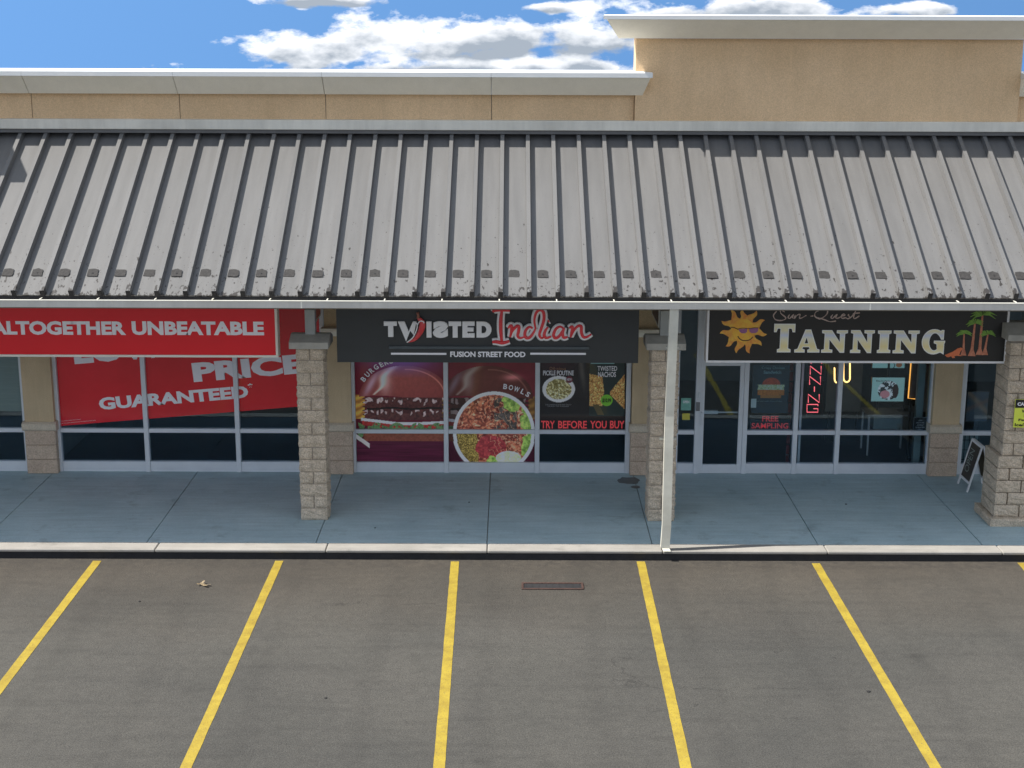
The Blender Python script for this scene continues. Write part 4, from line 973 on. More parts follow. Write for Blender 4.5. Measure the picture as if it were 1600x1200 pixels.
Gs = {'T': [(0, 1), (0, .74), (.07, .74), (.13, .87), (.32, .87), (.32, .11), (.19, .07), (.19, 0), (.81, 0), (.81, .07), (.68, .11), (.68, .87), (.87, .87), (.93, .74), (1, .74), (1, 1)],
      'I': [(0, 1), (0, .92), (.18, .88), (.18, .12), (0, .08), (0, 0), (1, 0), (1, .08), (.82, .12), (.82, .88), (1, .92), (1, 1)],
      'N': [(0, 1), (0, .92), (.11, .89), (.11, .11), (0, .08), (0, 0), (.40, 0), (.40, .08), (.27, .11), (.27, .64), (.75, 0), (.89, 0), (.89, .89), (1, .92), (1, 1), (.60, 1), (.60, .92), (.73, .89), (.73, .42), (.36, 1)],
      'A': [(.42, 1), (.12, .12), (0, .08), (0, 0), (.38, 0), (.38, .08), (.27, .12), (.31, .25), (.60, .25), (.64, .12), (.55, .08), (.55, 0), (1, 0), (1, .08), (.90, .12), (.62, 1)]}
def arc(cx, cy, rx, ry, a0, a1, n): return [(cx + rx * math.cos(math.radians(a0 + (a1 - a0) * i / n)), cy + ry * math.sin(math.radians(a0 + (a1 - a0) * i / n))) for i in range(n + 1)]
Gs['G'] = [(.93, .98), (.86, .98), (.82, .92)] + arc(.52, .5, .52, .52, 62, 300, 18) + [(.86, .06), (.97, .0), (.97, .42), (1, .48), (1, .52), (.55, .52), (.55, .46), (.68, .41), (.68, .10)] + arc(.55, .5, .27, .40, 300, 60, 14) + [(.78, .76), (.86, .62), (.93, .62)]
def grow(o, d):
    out = []; n = len(o)
    ar = sum(o[i][0] * o[(i + 1) % n][1] - o[(i + 1) % n][0] * o[i][1] for i in range(n)); sgn = 1 if ar > 0 else -1
    for i in range(n):
        p, c_, q = Vector(o[i - 1]), Vector(o[i]), Vector(o[(i + 1) % n]); e1 = (c_ - p); e2 = (q - c_)
        if e1.length < 1e-7 or e2.length < 1e-7: out.append(tuple(c_)); continue
        n1 = Vector((e1.y, -e1.x)).normalized() * sgn; n2 = Vector((e2.y, -e2.x)).normalized() * sgn; m_ = (n1 + n2); m_ = m_ / max(m_.length_squared, .7) * 2
        out.append(tuple(c_ + m_ * d))
    return out
mb = MB(); mbb = MB()
for (ch, a0, a1, y0_, y1_) in (('T', 1209, 1242, 507, 549.5), ('A', 1242, 1281, 516, 549.7), ('N', 1284, 1324, 517, 550), ('N', 1329, 1366, 517, 550.5), ('I', 1371, 1392, 517.5, 550.5), ('N', 1395.5, 1436, 517.5, 551), ('G', 1440, 1477, 516, 552)):
    p = at(a0, y1_, yf); q = at(a1, y0_, yf); fx = lambda u, v: (p[0] + u * (q[0] - p[0]), p[2] + v * (q[2] - p[2]))
    o_ = [fx(u, v) for u, v in Gs[ch]]; hl = []
    if ch == 'A': hl = [[fx(.36, .37), fx(.57, .37), fx(.465, .72)]]
    mb.poly(grow(o_, .0), yf - .002, M_grad, holes=hl); hb = [[fx(.39, .395), fx(.54, .395), fx(.465, .66)]] if hl else []
    mbb.poly(grow(o_, .011), yf - .0005, M_bord, holes=hb)
lo_ = mb.build('lettering', ts); mbb.build('letter_border', lo_)
# script name above
M_rose = mat('rose_metallic_ink', (.42, .28, .24), .35, (.62, .52, .46), 40)
TO = (1090, 470, 6.154)
sc = [[(838, 108), (800, 84), (800, 120), (848, 165), (810, 188), (750, 180), (730, 140), (760, 100)],
      [(885, 130), (870, 158), (885, 170), (915, 140), (922, 130), (912, 162), (930, 168)], [(940, 135), (932, 168), (958, 138), (985, 132), (978, 165), (1000, 165), (1045, 140)],
      [(1085, 148), (1112, 146)], [(1180, 180), (1130, 150), (1135, 110), (1190, 84), (1245, 90), (1240, 130), (1190, 168), (1150, 160), (1210, 178), (1270, 200), (1330, 195)],
      [(1300, 132), (1282, 158), (1296, 170), (1330, 140), (1340, 130), (1328, 162), (1345, 168), (1385, 150)], [(1380, 150), (1415, 138), (1405, 125), (1382, 145), (1390, 168), (1430, 160)],
      [(1455, 128), (1448, 140), (1465, 158), (1445, 172), (1428, 165)], [(1465, 168), (1500, 130), (1525, 90)], [(1522, 92), (1500, 150), (1510, 172), (1555, 145)], [(1492, 122), (1560, 116)]]
mb = MB()
for s_ in sc:
    pl = smooth_path([(TO[0] + x / TO[2], TO[1] + y / TO[2]) for x, y in s_], 5)
    n = len(pl); mb.path([(pz(x, y, yf)[0], yf - .002, pz(x, y, yf)[1]) for x, y in pl], [.005 + .006 * abs(math.sin(i * .35)) for i in range(n)], M_rose, flat=.3, seg=5)
mb.build('script_lettering', ts)
# sun emblem
M_sy = mat('sun_yellow', (.85, .55, .06), .4, (.80, .34, .04), 9); M_sy2 = mat('sun_ray_gold', (.80, .50, .07), .4, (.72, .24, .05), 14); M_spur = mat('sunglass_purple', (.26, .09, .22), .3, (.34, .14, .30), 8); M_sbr = mat('dark_brown_ink', (.10, .05, .02), .5)
ce = (1090 + 440 / 6.154, 470 + 285 / 6.154); R0 = 112 / 6.154
mb = MB()
for i in range(11):
    th = math.radians(90 + i * 360 / 11); L_ = (128 if i not in (0,) else 100) / 6.154
    pl = []
    for k in range(9):
        s = k / 8; rr_ = R0 * .9 + L_ * s; off = math.sin(s * 6.0) * 2.1 * (1 if i % 2 else -1) * (1 if i < 6 else -1)
        pl.append((rr_, off, (1 - s) ** .7 * 7.0 + .1))
    L1 = [(ce[0] + r * math.cos(th) - (o_ + w) * math.sin(th), ce[1] - (r * math.sin(th) + (o_ + w) * math.cos(th))) for r, o_, w in pl]
    L2 = [(ce[0] + r * math.cos(th) - (o_ - w) * math.sin(th), ce[1] - (r * math.sin(th) + (o_ - w) * math.cos(th))) for r, o_, w in pl]
    mb.poly([pz(x, max(y, 483), yf) for x, y in L1 + L2[::-1]], yf - .0005 - .0001 * i, M_sy2)
mb.poly([pz(ce[0] + (R0 + .6 * math.sin(5 * t_)) * math.cos(t_), ce[1] - R0 * math.sin(t_), yf) for t_ in [i * math.pi / 20 for i in range(40)]], yf - .003, M_sy)
def tp(x, y): return (1090 + x / 6.154, 470 + y / 6.154)
for gpts in ([(392, 272), (478, 266), (474, 300), (455, 312), (425, 312), (404, 298)], [(494, 266), (584, 260), (580, 292), (562, 308), (520, 312), (500, 298)]):
    mb.poly([pz(*tp(x, y), yf) for x, y in gpts], yf - .004, M_spur)
for l_, r_ in (([(316, 256), (350, 258), (392, 276)], .008), ([(392, 268), (436, 262), (494, 266), (540, 260), (584, 260)], .006), ([(386, 340), (405, 366), (440, 382), (485, 380), (515, 364), (530, 345)], .009)):
    mb.path([(pz(*tp(x, y), yf)[0], yf - .004, pz(*tp(x, y), yf)[1]) for x, y in smooth_path(l_, 4)], r_, M_sbr, flat=.3, seg=5)
mb.build('sun_emblem', ts)
# palms and lounger
M_palm = mat('palm_green', (.12, .26, .03), .5, (.22, .40, .06), 25); M_pt = mat('trunk_orange', (.42, .13, .07), .5, (.58, .24, .14), 18)
mb = MB(); QO = (1330, 470, 5.926)
def qp(x, y): return (QO[0] + x / QO[2], QO[1] + y / QO[2])
pk = 0
for (tx, ty, bx, by, w, r_) in ((1045, 305, 1040, 505, 10, 82), (1145, 210, 1118, 510, 13, 95), (1215, 135, 1190, 500, 13, 135), (1265, 310, 1240, 500, 10, 85)):
    pk += 1
    mb.poly([pz(*qp(x, y), yf) for x, y in ((tx - w * .6, ty), (bx - w, by - 60), (bx - w * 3, by), (bx + w * 2.6, by + 3), (bx + w * 1.1, by - 60), (tx + w * .7, ty))], yf - .001 - .0004 * pk, M_pt)
    for j in range(10):
        th = math.radians(200 - j * 24 + random.uniform(-6, 6)) if j < 10 else 0; r = r_ * random.uniform(.85, 1.05); dx, dy = math.cos(th) * r, -math.sin(th) * r * .62
        mid = (tx + dx * .5, ty + dy * .5 - r * .12); nx_, ny_ = -dy / r, dx / r; e_ = (tx + dx, ty + dy + r * .16)
        pts = [(tx - nx_ * 4, ty - ny_ * 4), (mid[0] - nx_ * 13, mid[1] - ny_ * 13), e_, (mid[0] + nx_ * 9, mid[1] + ny_ * 9)]
        pts = [(x, max(y, 84)) for x, y in pts]
        mb.poly([pz(*qp(x, y), yf) for x, y in pts], yf - .004 - .0003 * (j + 10 * pk % 40), M_palm)
M_lg = mat('lounger_orange', (.66, .15, .05), .5, (.7, .2, .08), 20)
mb.poly([pz(*qp(x, y), yf) for x, y in ((865, 502), (940, 470), (985, 440), (1015, 432), (1035, 442), (1010, 470), (1000, 500), (1030, 512), (975, 508), (955, 512), (960, 528), (935, 530), (925, 512), (900, 522), (885, 520))], yf - .006, M_lg)
mb.build('palm_tree_emblem', ts)

# blade signs that hang across the walk near the wall
def blade(px, label, facec, yn, yf2, py0, py1):
    a_ = at(px, py1, yn); z1 = at(px, py0, yn)[2]
    t = thing('blade_sign', label, 'sign', (a_[0], (yn + yf2) / 2, a_[2]))
    box('face_panel', t, a_[0] - .03, a_[0] + .03, yn + .03, yf2 - .03, a_[2] + .03, z1 + .25, facec)
    box('trim', t, a_[0] - .034, a_[0] + .034, yn, yn + .029, a_[2], z1 + .25, M_gutlip); box('trim', t, a_[0] - .034, a_[0] + .034, yf2 - .029, yf2, a_[2], z1 + .25, M_gutlip)
    box('trim', t, a_[0] - .034, a_[0] + .034, yn + .0295, yf2 - .0295, a_[2], a_[2] + .029, M_gutlip)
    box('hanger', t, a_[0] - .012, a_[0] + .012, (yn + yf2) / 2 - .02, (yn + yf2) / 2 + .02, z1 + .251, 3.758, M_post)
blade(484, 'small red blade sign behind the left block pillar post', mat('faded_red', (.50, .06, .05), .4, (.55, .08, .06), 5), 22.95, 24.1, 488, 513)
blade(1032, 'small brown blade sign behind the downspout', mat('brown_panel', (.16, .10, .07), .5, (.19, .12, .08), 5), 22.95, 24.1, 486, 512)

# ------------------------------------------------------------------ things at and behind the salon glass
YI = YG + .05
def poster(name, label, cat, px0, py0, px1, py1, Y, fn, nx, nz, mt=M_print, framem=M_blk2, th=.012):
    p = at(px0, py1, Y); q = at(px1, py0, Y)
    t = thing(name, label, cat, (p[0], Y, p[2]))
    box('backing', t, p[0] - .008, q[0] + .008, Y + .002, Y + .002 + th, p[2] - .008, q[2] + .008, framem)
    w_, h_ = px1 - px0, py1 - py0
    picture('print', t, p[0], q[0], p[2], q[2], Y, lambda U, V: fn(px0 + U * w_, py0 + V * h_), nx, nz, mt, 1.0 if mt is M_screen else 1.5)
    return t
def sandwich(x, y):
    c = np.zeros(x.shape + (3,)) + np.array((20, 44, 56.)); a = fb(x * .3, y * .3); f2 = fb(x * .9, y * .9, 3)
    bun = (((x - 1205) / 15.) ** 2 + ((y - 601) / 11.) ** 2 < 1) & (y < 602); c = np.where(bun[..., None], mixc(np.zeros(c.shape) + np.array((120, 40, 30.)), (190, 90, 60), f2), c)
    li = (np.abs(x - 1205) < 20 + 4 * a) & (y >= 601) & (y < 610); c = np.where(li[..., None], mixc(np.zeros(c.shape) + np.array((70, 90, 40.)), (220, 215, 180), f2 * 1.3), c)
    pk_ = (np.abs(x - 1205) < 22) & (y >= 609) & (y < 617); c = np.where(pk_[..., None], mixc(np.zeros(c.shape) + np.array((120, 60, 24.)), (205, 130, 60), f2), c)
    bt = (np.abs(x - 1205) < 17) & (y >= 617) & (y < 622); c = np.where(bt[..., None], np.array((150, 96, 50.)), c)
    return np.where((y > 645)[..., None], np.array((14, 14, 18.)), c)
tS = poster('poster', 'dark teal sandwich poster above the red free sampling words beside the glass door', 'poster', 1174, 570, 1234, 646, YI, sandwich, 120, 150)
mb = MB(); M_teal = mat('pale_teal_ink', (.30, .50, .52), .4)
tpx(mb, 'Crispy Chicken', 1190, 573, 1226, 577.5, YI - .003, M_teal, bold=.01); tpx(mb, 'Sandwich', 1193, 579, 1221, 584, YI - .003, M_teal, bold=.03)
tpx(mb, 'served with fries all day', 1182, 626, 1222, 628, YI - .003, M_teal, bold=0); mb.build('lettering', tS)
t = thing('window_sign', 'black panel with red words FREE SAMPLING low in the glass', 'sign', at(1204, 676, YI))
p = at(1171, 675, YI); q = at(1235, 648, YI); box('panel', t, p[0], q[0], YI + .001, YI + .01, max(p[2], z_tr + .04), q[2] - .012, M_blk2)
mb = MB(); tpx(mb, 'FREE', 1190.5, 650, 1216.5, 658.5, YI - .002, M_tryr, bold=.03); tpx(mb, 'SAMPLING', 1174, 661, 1232, 669.5, YI - .002, M_tryr, bold=.02); mb.build('lettering', t)
# dark red strip standing in for the neon reflection
YB2 = YG + .35; M_dred = mat('dark_red_strip', (.13, .008, .012), .5, (.18, .012, .016), 8)
p = at(1227, 728, YB2); q = at(1240, 566, YB2); t = thing('reflection_strip', 'narrow dark red strip standing in for a neon reflection behind the post beside the sandwich poster', 'reflection_strip', (p[0], YB2, p[2]))
for k in range(10):
    zz = p[2] + .03 + k * .19
    if zz + .16 < 3.3: box('reflection_panel', t, p[0], q[0], YB2, YB2 + .006, zz, zz + .165, M_dred)
box('cord', t, (p[0] + q[0]) / 2 - .003, (p[0] + q[0]) / 2 + .003, YB2 + .008, YB2 + .012, p[2], 3.6, M_blk2)
# neon sign
M_neon = mat('red_neon_tube', (1.0, .14, .17), .4, emit=.55)
t = thing('neon_sign', 'vertical red neon tanning sign hanging inside the salon window', 'sign', at(1273, 650, YG + .12))
NL = {'N': [[(0, 0), (0, 1), (1, 0), (1, 1)]], 'I': [[(.5, 0), (.5, 1)]], 'G': [[(1, .8), (1, 1), (0, 1), (0, 0), (1, 0), (1, .45), (.6, .45)]], 'A': [[(0, 0), (.5, 1), (1, 0)], [(.2, .4), (.8, .4)]], 'T': [[(0, 1), (1, 1)], [(.5, 1), (.5, 0)]]}
Yn = YG + .12; rows = [('T', 518, 532, 2.5), ('A', 536, 550, 2.0), ('N', 554, 568, 1.5), ('N', 572, 585, 1), ('N', 588, 601, 0), ('I', 604, 612, -1), ('N', 616, 629, -2), ('G', 632, 644, -4)]
rows = [r for r in rows][0:2] + [('N', 572, 585, 1), ('N', 588, 601, 0), ('I', 604, 612, -1), ('N', 616, 629, -2), ('G', 632, 644, -4)]
rows[0] = ('T', 538, 551, 3); rows[1] = ('A', 555, 568, 2)
for ch, y0_, y1_, dx in rows:
    mb = MB()
    for s_ in NL[ch]:
        P3 = []
        for u, v in s_: q = at(1265 + dx + u * 17, y1_ + (y0_ - y1_) * v, Yn); P3.append(q)
        mb.path(P3, .0085, M_neon, seg=6)
    mb.build('letter', t, smooth=True)
for dx in (-2, 23):
    p = at(1262 + dx, 650, Yn + .03); q = at(1266 + dx, 530, Yn + .03); MB().path([p, (q[0], q[1], 3.55)], .006, M_blk2).build('support_wire', t)
# pendant loops
M_loop = mat('warm_lamp_tube', (1.0, .55, .18), .4, emit=1.1); M_orange = mat('orange_led', (1.0, .42, .08), .4, emit=.55)
for (px, py, w_, h_, Y, lb) in ((1308, 598, 8, 24, YG + 1.6, 'small warm glowing loop lamp left of the post inside the salon'), (1323, 597, 10, 32, YG + 1.2, 'larger warm glowing loop lamp right of the post inside the salon')):
    pts = [at(px - w_ / 2, py - h_, Y), at(px - w_ / 2, py - 6, Y)] + [at(px + w_ / 2 * math.cos(math.pi + k * math.pi / 8), py - 6 + 6 * math.sin(k * math.pi / 8), Y) for k in range(1, 8)] + [at(px + w_ / 2, py - 6, Y), at(px + w_ / 2, py - h_, Y)]
    t = thing('pendant_lamp', lb, 'lamp', at(px, py, Y)); MB().path(pts, .014, M_loop).build('lamp_loop', t, smooth=True)
    a_ = at(px, py - h_, Y); MB().path([a_, (a_[0], a_[1], 3.6)], .006, M_blk2).build('cord', t); MB().path([pts[0], pts[-1]], .014, M_blk2).build('lamp_bar', t)
# screens
def menu1(x, y):
    c = np.zeros(x.shape + (3,)) + np.array((150, 190, 190.)); a = fb(x * .3, y * .3)
    ar = (((x - 1388) / 17.) ** 2 + ((y - 610) / 15.) ** 2 < 1); c = np.where(ar[..., None], np.where((a > .5)[..., None], np.array((40, 46, 50.)), np.array((205, 214, 222.))), c)
    pk_ = (((x - 1383) / 8.) ** 2 + ((y - 616) / 6.) ** 2 < 1); c = np.where(pk_[..., None], np.array((190, 130, 140.)), c)
    dk = (((x - 1400) / 5.) ** 2 + ((y - 611) / 11.) ** 2 < 1); c = np.where(dk[..., None], np.array((50, 34, 30.)), c)
    return c
tm = poster('menu_screen', 'pale menu screen with a face massage picture hanging inside the salon', 'screen', 1361, 590, 1414, 627, YG + .5, menu1, 80, 60, M_screen, M_blk2, .03)
mb = MB(); tpx(mb, 'Electrolysis', 1369, 594, 1391, 597, YG + .497, M_blk, bold=.02); mb.build('lettering', tm)
box('bracket', tm, at(1388, 590, YG + .5)[0] - .02, at(1388, 590, YG + .5)[0] + .02, YG + .515, YG + .53, at(1388, 589, YG + .5)[2], 3.61, M_blk2)
def menu2(x, y):
    c = np.zeros(x.shape + (3,)) + np.array((140, 185, 185.)); r = np.sqrt((x - 1394) ** 2 + (y - 571) ** 2); c = np.where((np.abs(r - 5) < .6)[..., None], np.array((40, 60, 70.)), c)
    b_ = (((x - 1406) / 5.) ** 2 + ((y - 570) / 4.) ** 2 < 1); return np.where(b_[..., None], np.array((150, 100, 70.)), c)
tm = poster('menu_screen', 'pale menu screen cut off by the tanning sign, above the other screen', 'screen', 1363, 548, 1415, 575, YG + .52, menu2, 70, 40, M_screen, M_blk2, .03)
# LED edged panel and grey wall panel
Yp2 = YG + .8
a_ = at(1418, 624, Yp2); b_ = at(1437, 624, Yp2); t = thing('light_panel', 'grey panel edged with a glowing orange light strip beside the screens', 'light', (a_[0], Yp2, a_[2]))
box('panel', t, a_[0] + .03, b_[0] + .03, Yp2 + .01, Yp2 + .04, a_[2] + .03, 3.3, mat('grey_panel', (.12, .12, .13), .7, (.15, .15, .16), 3))
MB().path([(a_[0] + .03, Yp2, 3.3), (a_[0] + .01, Yp2, a_[2] + .02), (b_[0], Yp2, a_[2])], .011, M_orange).build('light_strip', t)
box('stand', t, a_[0] + .06, a_[0] + .10, Yp2 + .045, Yp2 + .08, WZ, 3.0, M_blk2)
Yp3 = YG + 2.2; a_ = at(1290, 630, Yp3); b_ = at(1345, 630, Yp3); t = thing('room_divider', 'dull grey divider panel standing inside the salon behind the lamps', 'divider', (a_[0], Yp3, WZ))
box('panel', t, a_[0], b_[0], Yp3, Yp3 + .04, .7, 3.2, mat('teal_grey_panel', (.16, .18, .17), .7, (.19, .21, .20), 2)); box('foot', t, a_[0], b_[0], Yp3 - .1, Yp3 + .14, WZ - .005, .10 + WZ, M_blk2)
for s in (a_[0] + .05, b_[0] - .09): box('leg', t, s, s + .04, Yp3 + .001, Yp3 + .039, WZ + .101, .699, M_blk2)
# desk, chair
Yd = YG + 1.1; a_ = on(1352, 716, WZ); xd0 = at(1356, 650, Yd)[0]; xd1 = at(1425, 650, Yd)[0]
t = thing('reception_desk', 'pale topped desk with thin metal legs seen through the right salon glass', 'desk', (xd0, Yd, WZ))
M_dtop = mat('desk_top', (.25, .27, .27), .5, (.3, .32, .32), 6)
box('desk_top', t, xd0, xd1, Yd, Yd + .55, WZ + .74, WZ + .77, M_dtop)
for x in (xd0 + .02, xd0 + .02, xd1 - .05):
    for y in (Yd + .02, Yd + .50): 
        if x == xd0 + .02 and y > Yd + .3 and False: continue
        pass
for x in (xd0 + .02, xd1 - .05):
    for y in (Yd + .02, Yd + .50): box('leg', t, x, x + .03, y, y + .03, WZ, WZ + .739, M_alu)
box('drawer', t, xd0 + .12, xd0 + .62, Yd + .04, Yd + .5, WZ + .50, WZ + .738, mat('drawer_front', (.22, .30, .31), .5, (.26, .34, .35), 5))
t = thing('office_chair', 'dark padded chair tucked in front of the salon desk', 'chair', (xd0 + .95, Yd - .25, WZ))
M_chr = mat('chair_fabric', (.015, .016, .02), .8, (.022, .023, .028), 20)
cx_ = xd0 + .90
box('seat', t, cx_ - .22, cx_ + .22, Yd - .45, Yd - .02, WZ + .42, WZ + .50, M_chr, .03); box('backrest', t, cx_ - .21, cx_ + .21, Yd - .50, Yd - .44, WZ + .58, WZ + .95, M_chr, .025)
box('back_support', t, cx_ - .02, cx_ + .02, Yd - .44, Yd - .42, WZ + .40, WZ + .80, M_blk2); MB().path([(cx_, Yd - .24, WZ + .05), (cx_, Yd - .24, WZ + .42)], .025, M_blk2).build('column', t)
for k in range(5):
    an = k * 2 * math.pi / 5; MB().path([(cx_, Yd - .24, WZ + .06), (cx_ + .24 * math.cos(an), Yd - .24 + .2 * math.sin(an), WZ + .02)], .014, M_blk2).build('leg', t)
t = thing('desk_monitor', 'small black monitor on the salon desk', 'monitor', (xd0 + .75, Yd + .3, WZ + .77))
xm = xd0 + .72; box('screen', t, xm - .22, xm + .22, Yd + .3, Yd + .33, WZ + .87, WZ + 1.16, M_blk2, .006); box('stand', t, xm - .02, xm + .02, Yd + .331, Yd + .35, WZ + .775, WZ + 1.0, M_blk2); box('foot', t, xm - .1, xm + .1, Yd + .26, Yd + .40, WZ + .771, WZ + .779, M_blk2)
t = thing('desk_lamp', 'small white globe lamp at the back of the salon desk', 'lamp', (xd0 + .25, Yd + .35, WZ + .77))
bmx = bmesh.new(); bmesh.ops.create_uvsphere(bmx, u_segments=12, v_segments=8, radius=.035); me = bpy.data.meshes.new('globe'); bmx.to_mesh(me); bmx.free(); me.materials.append(mat('lamp_globe', (1, .9, .75), .4, emit=1.2))
link('globe', me, t, (xd0 + .25, Yd + .35, WZ + 1.02)); MB().path([(xd0 + .25, Yd + .35, WZ + .771), (xd0 + .25, Yd + .35, WZ + .99)], .01, M_blk2).build('stem', t)
# framed notice in the corner of the salon glass
def notice(x, y): return np.zeros(x.shape + (3,)) + np.array((20, 26, 34.))
tn = poster('framed_notice', 'small grey framed opening hours notice low in the right corner of the salon glass', 'notice', 1427, 653, 1448, 675, YI, notice, 4, 4, M_print, mat('grey_frame', (.22, .24, .26), .5, (.26, .28, .3), 9), .02)
mb = MB()
for k, s_ in enumerate(('OPEN', 'MON TO FRI', 'SATURDAY', 'BY APPOINTMENT', 'SUNDAY')):
    w_ = (3, 6, 5, 7, 4)[k]; tpx(mb, s_, 1438 - w_, 656 + k * 3.6, 1438 + w_, 658 + k * 3.6, YI - .003, M_wprint, bold=0)
mb.build('lettering', tn)
# stickers on the sidelight
t = thing('window_sticker', 'pale green sticker on the narrow glass beside the door', 'sticker', at(1070, 640, YG + .014)); p = at(1062, 641, YG + .014); q = at(1080, 622, YG + .014)
box('green_sheet', t, p[0] + .02, q[0], YG + .0125, YG + .0155, p[2], q[2], mat('green_ink', (.16, .42, .34), .5, (.22, .5, .42), 12)); mb = MB(); tpx(mb, 'OPEN', 1067, 626, 1077, 630, YG + .0115, M_wprint, bold=.03); mb.build('lettering', t)
t = thing('window_sticker', 'small yellow sticker under the green one beside the door', 'sticker', at(1070, 657, YG + .014)); p = at(1064, 656, YG + .014); q = at(1078, 646, YG + .014)
box('yellow_sheet', t, p[0] + .02, q[0], YG + .0125, YG + .0155, p[2], q[2], mat('yellow_ink', (.55, .50, .06), .5, (.6, .55, .1), 12))
t = thing('window_sticker', 'pale blue square sticker at the lower left of the sandwich poster', 'sticker', at(1178, 637, YG + .014)); p = at(1173, 637, YG + .014); q = at(1182, 623, YG + .014)
box('blue_sheet', t, max(p[0], xC[2] + .045), q[0], YG + .0125, YG + .0155, p[2], q[2], mat('blue_ink', (.30, .46, .50), .5, (.36, .5, .55), 12))
# push bars of the inner frame: white upright strip behind the left salon pane, interior column
box('inner_post', stC, at(1251, 650, YG + .2)[0] - .02, at(1251, 650, YG + .2)[0] + .02, YG + .2, YG + .24, WZ, 3.6, M_alu)
box('inner_post', stC, at(1437, 650, YG + .35)[0] - .07, at(1437, 650, YG + .35)[0] + .05, YG + .35, YG + .45, WZ, 3.6, mat('pale_teal_post', (.26, .36, .38), .5, (.30, .40, .42), 3))
# right shop: framed pictures inside
for i, (a0, b0, a1, b1) in enumerate(((1509, 612, 1545, 658), (1551, 614, 1590, 660))):
    def art(x, y): 
        c = np.zeros(x.shape + (3,)) + np.array((52, 62, 74.)); u = (y - 612) + (x - a0) * -.9; c = mixc(c, (120, 96, 80), np.exp(-(u / 7.) ** 2) * .9); u2 = (y - 640) + (x - a0) * .4; return mixc(c, (110, 70, 56), np.exp(-(u2 / 4.) ** 2) * .5)
    poster('framed_picture', ('large dark framed picture leaning inside the right shop window', 'dark framed picture beside the wide pillar inside the right shop')[i], 'picture', a0, b0, a1, b1, YG + .35, art, 40, 50, M_print, M_blk2, .03)
    p = at((a0 + a1) / 2, b1, YG + .35); tt = bpy.data.objects[[o.name for o in bpy.data.objects if o.name.startswith('framed_picture')][-1]]
    box('stand', tt, p[0] - .03, p[0] + .03, YG + .385, YG + .42, WZ, p[2] + .2, M_blk2)
p = on(1512, 728, WZ); xr_ = at(1510, 715, YG + .3)[0]
t = thing('wire_rack', 'pale wire rack behind the lower glass of the right shop', 'rack', (xr_, YG + .3, WZ)); M_rk = mat('pale_rack', (.30, .40, .42), .5, (.34, .44, .46), 6)
box('back_sheet', t, xr_ - .12, xr_ + .22, YG + .36, YG + .37, WZ + .12, WZ + .60, M_rk)
for k in range(5): box('wire', t, xr_ - .12 + k * .08, xr_ - .112 + k * .08, YG + .34, YG + .35, WZ + .0, WZ + .60, M_dark)
for k in range(3): box('wire', t, xr_ - .12, xr_ + .22, YG + .351, YG + .357, WZ + .15 + k * .18, WZ + .158 + k * .18, M_dark)

# ------------------------------------------------------------------ A frame board
A = Vector(on(1496, 755, WZ)); Bf = Vector(on(1511, 769, WZ)); w = (Bf - A); w = w.normalized() * .52
sdir = Vector((-w.y, w.x, 0)).normalized()
if sdir.x < 0: sdir = -sdir
t = thing('a_frame_sign', 'white framed chalkboard sidewalk sign standing beside the wide pillar', 'sign', tuple(A))
Hs = .80; spread = .42
def slab(mb, o, ux, uy, a0, a1, b0, b1, th, mt, nrm):
    """panel in the plane o + ux*a + uy*b, thickness th along nrm"""
    c = [o + ux * a + uy * b for a, b in ((a0, b0), (a1, b0), (a1, b1), (a0, b1))]
    vs = [p - nrm * th / 2 for p in c] + [p + nrm * th / 2 for p in c]
    mb.add(vs, [(0, 1, 2, 3), (4, 7, 6, 5), (0, 4, 5, 1), (1, 5, 6, 2), (2, 6, 7, 3), (3, 7, 4, 0)], mt)
ux = w.normalized(); Wd = .52; top0 = A + sdir * spread / 2 + Vector((0, 0, Hs))
for side in (0, 1):
    o = A if side == 0 else A + sdir * spread
    tp_ = top0 - (sdir * .012 if side == 0 else -sdir * .012)
    uy = (tp_ - o); Ln = uy.length; uy.normalize(); nrm = ux.cross(uy).normalized()
    fr_ = MB(); wf = .042
    slab(fr_, o, ux, uy, 0, wf, 0, Ln, .022, M_white, nrm); p1 = fr_.build('frame_side', t)
    fr_ = MB(); slab(fr_, o, ux, uy, Wd - wf, Wd, 0, Ln, .022, M_white, nrm); fr_.build('frame_side', t)
    fr_ = MB(); slab(fr_, o, ux, uy, wf + .001, Wd - wf - .001, Ln - wf, Ln, .021, M_white, nrm); fr_.build('frame_rail', t)
    fr_ = MB(); slab(fr_, o, ux, uy, wf + .001, Wd - wf - .001, .13, .13 + wf, .021, M_white, nrm); fr_.build('frame_rail', t)
    fr_ = MB(); slab(fr_, o, ux, uy, wf + .001, Wd - wf - .001, .13 + wf + .001, Ln - wf - .001, .01, M_blk2 if side == 0 else mat('board_back', (.12, .10, .06), .8, (.15, .12, .07), 6), nrm); fr_.build('chalkboard', t)
    if side == 0:
        vs, fs = glyphs('OPEN', .0); lo2 = vs.min(0); hi2 = vs.max(0); nn = -nrm if nrm.dot(Vector(cam.location) - o) < 0 else nrm
        # chalk word runs up the board
        V = []
        for x_, y_ in vs:
            u = (x_ - lo2[0]) / (hi2[0] - lo2[0]); v = (y_ - lo2[1]) / (hi2[1] - lo2[1]); V.append(o + ux * (.10 + (1 - v) * .2) + uy * (.28 + u * .40) + nn * .009)
        mb = MB(); mb.add(V, fs, mat('chalk', (.45, .52, .48), .9, (.2, .26, .24), 30)); mb.build('lettering', t)
box_mb = MB(); mid1 = A + sdir * .04 + Vector((0, 0, .3)) + ux * .02; mid2 = A + sdir * (spread - .04) + Vector((0, 0, .3)) + ux * .02
MB().path([mid1, mid2], .005, M_alu).build('brace', t)

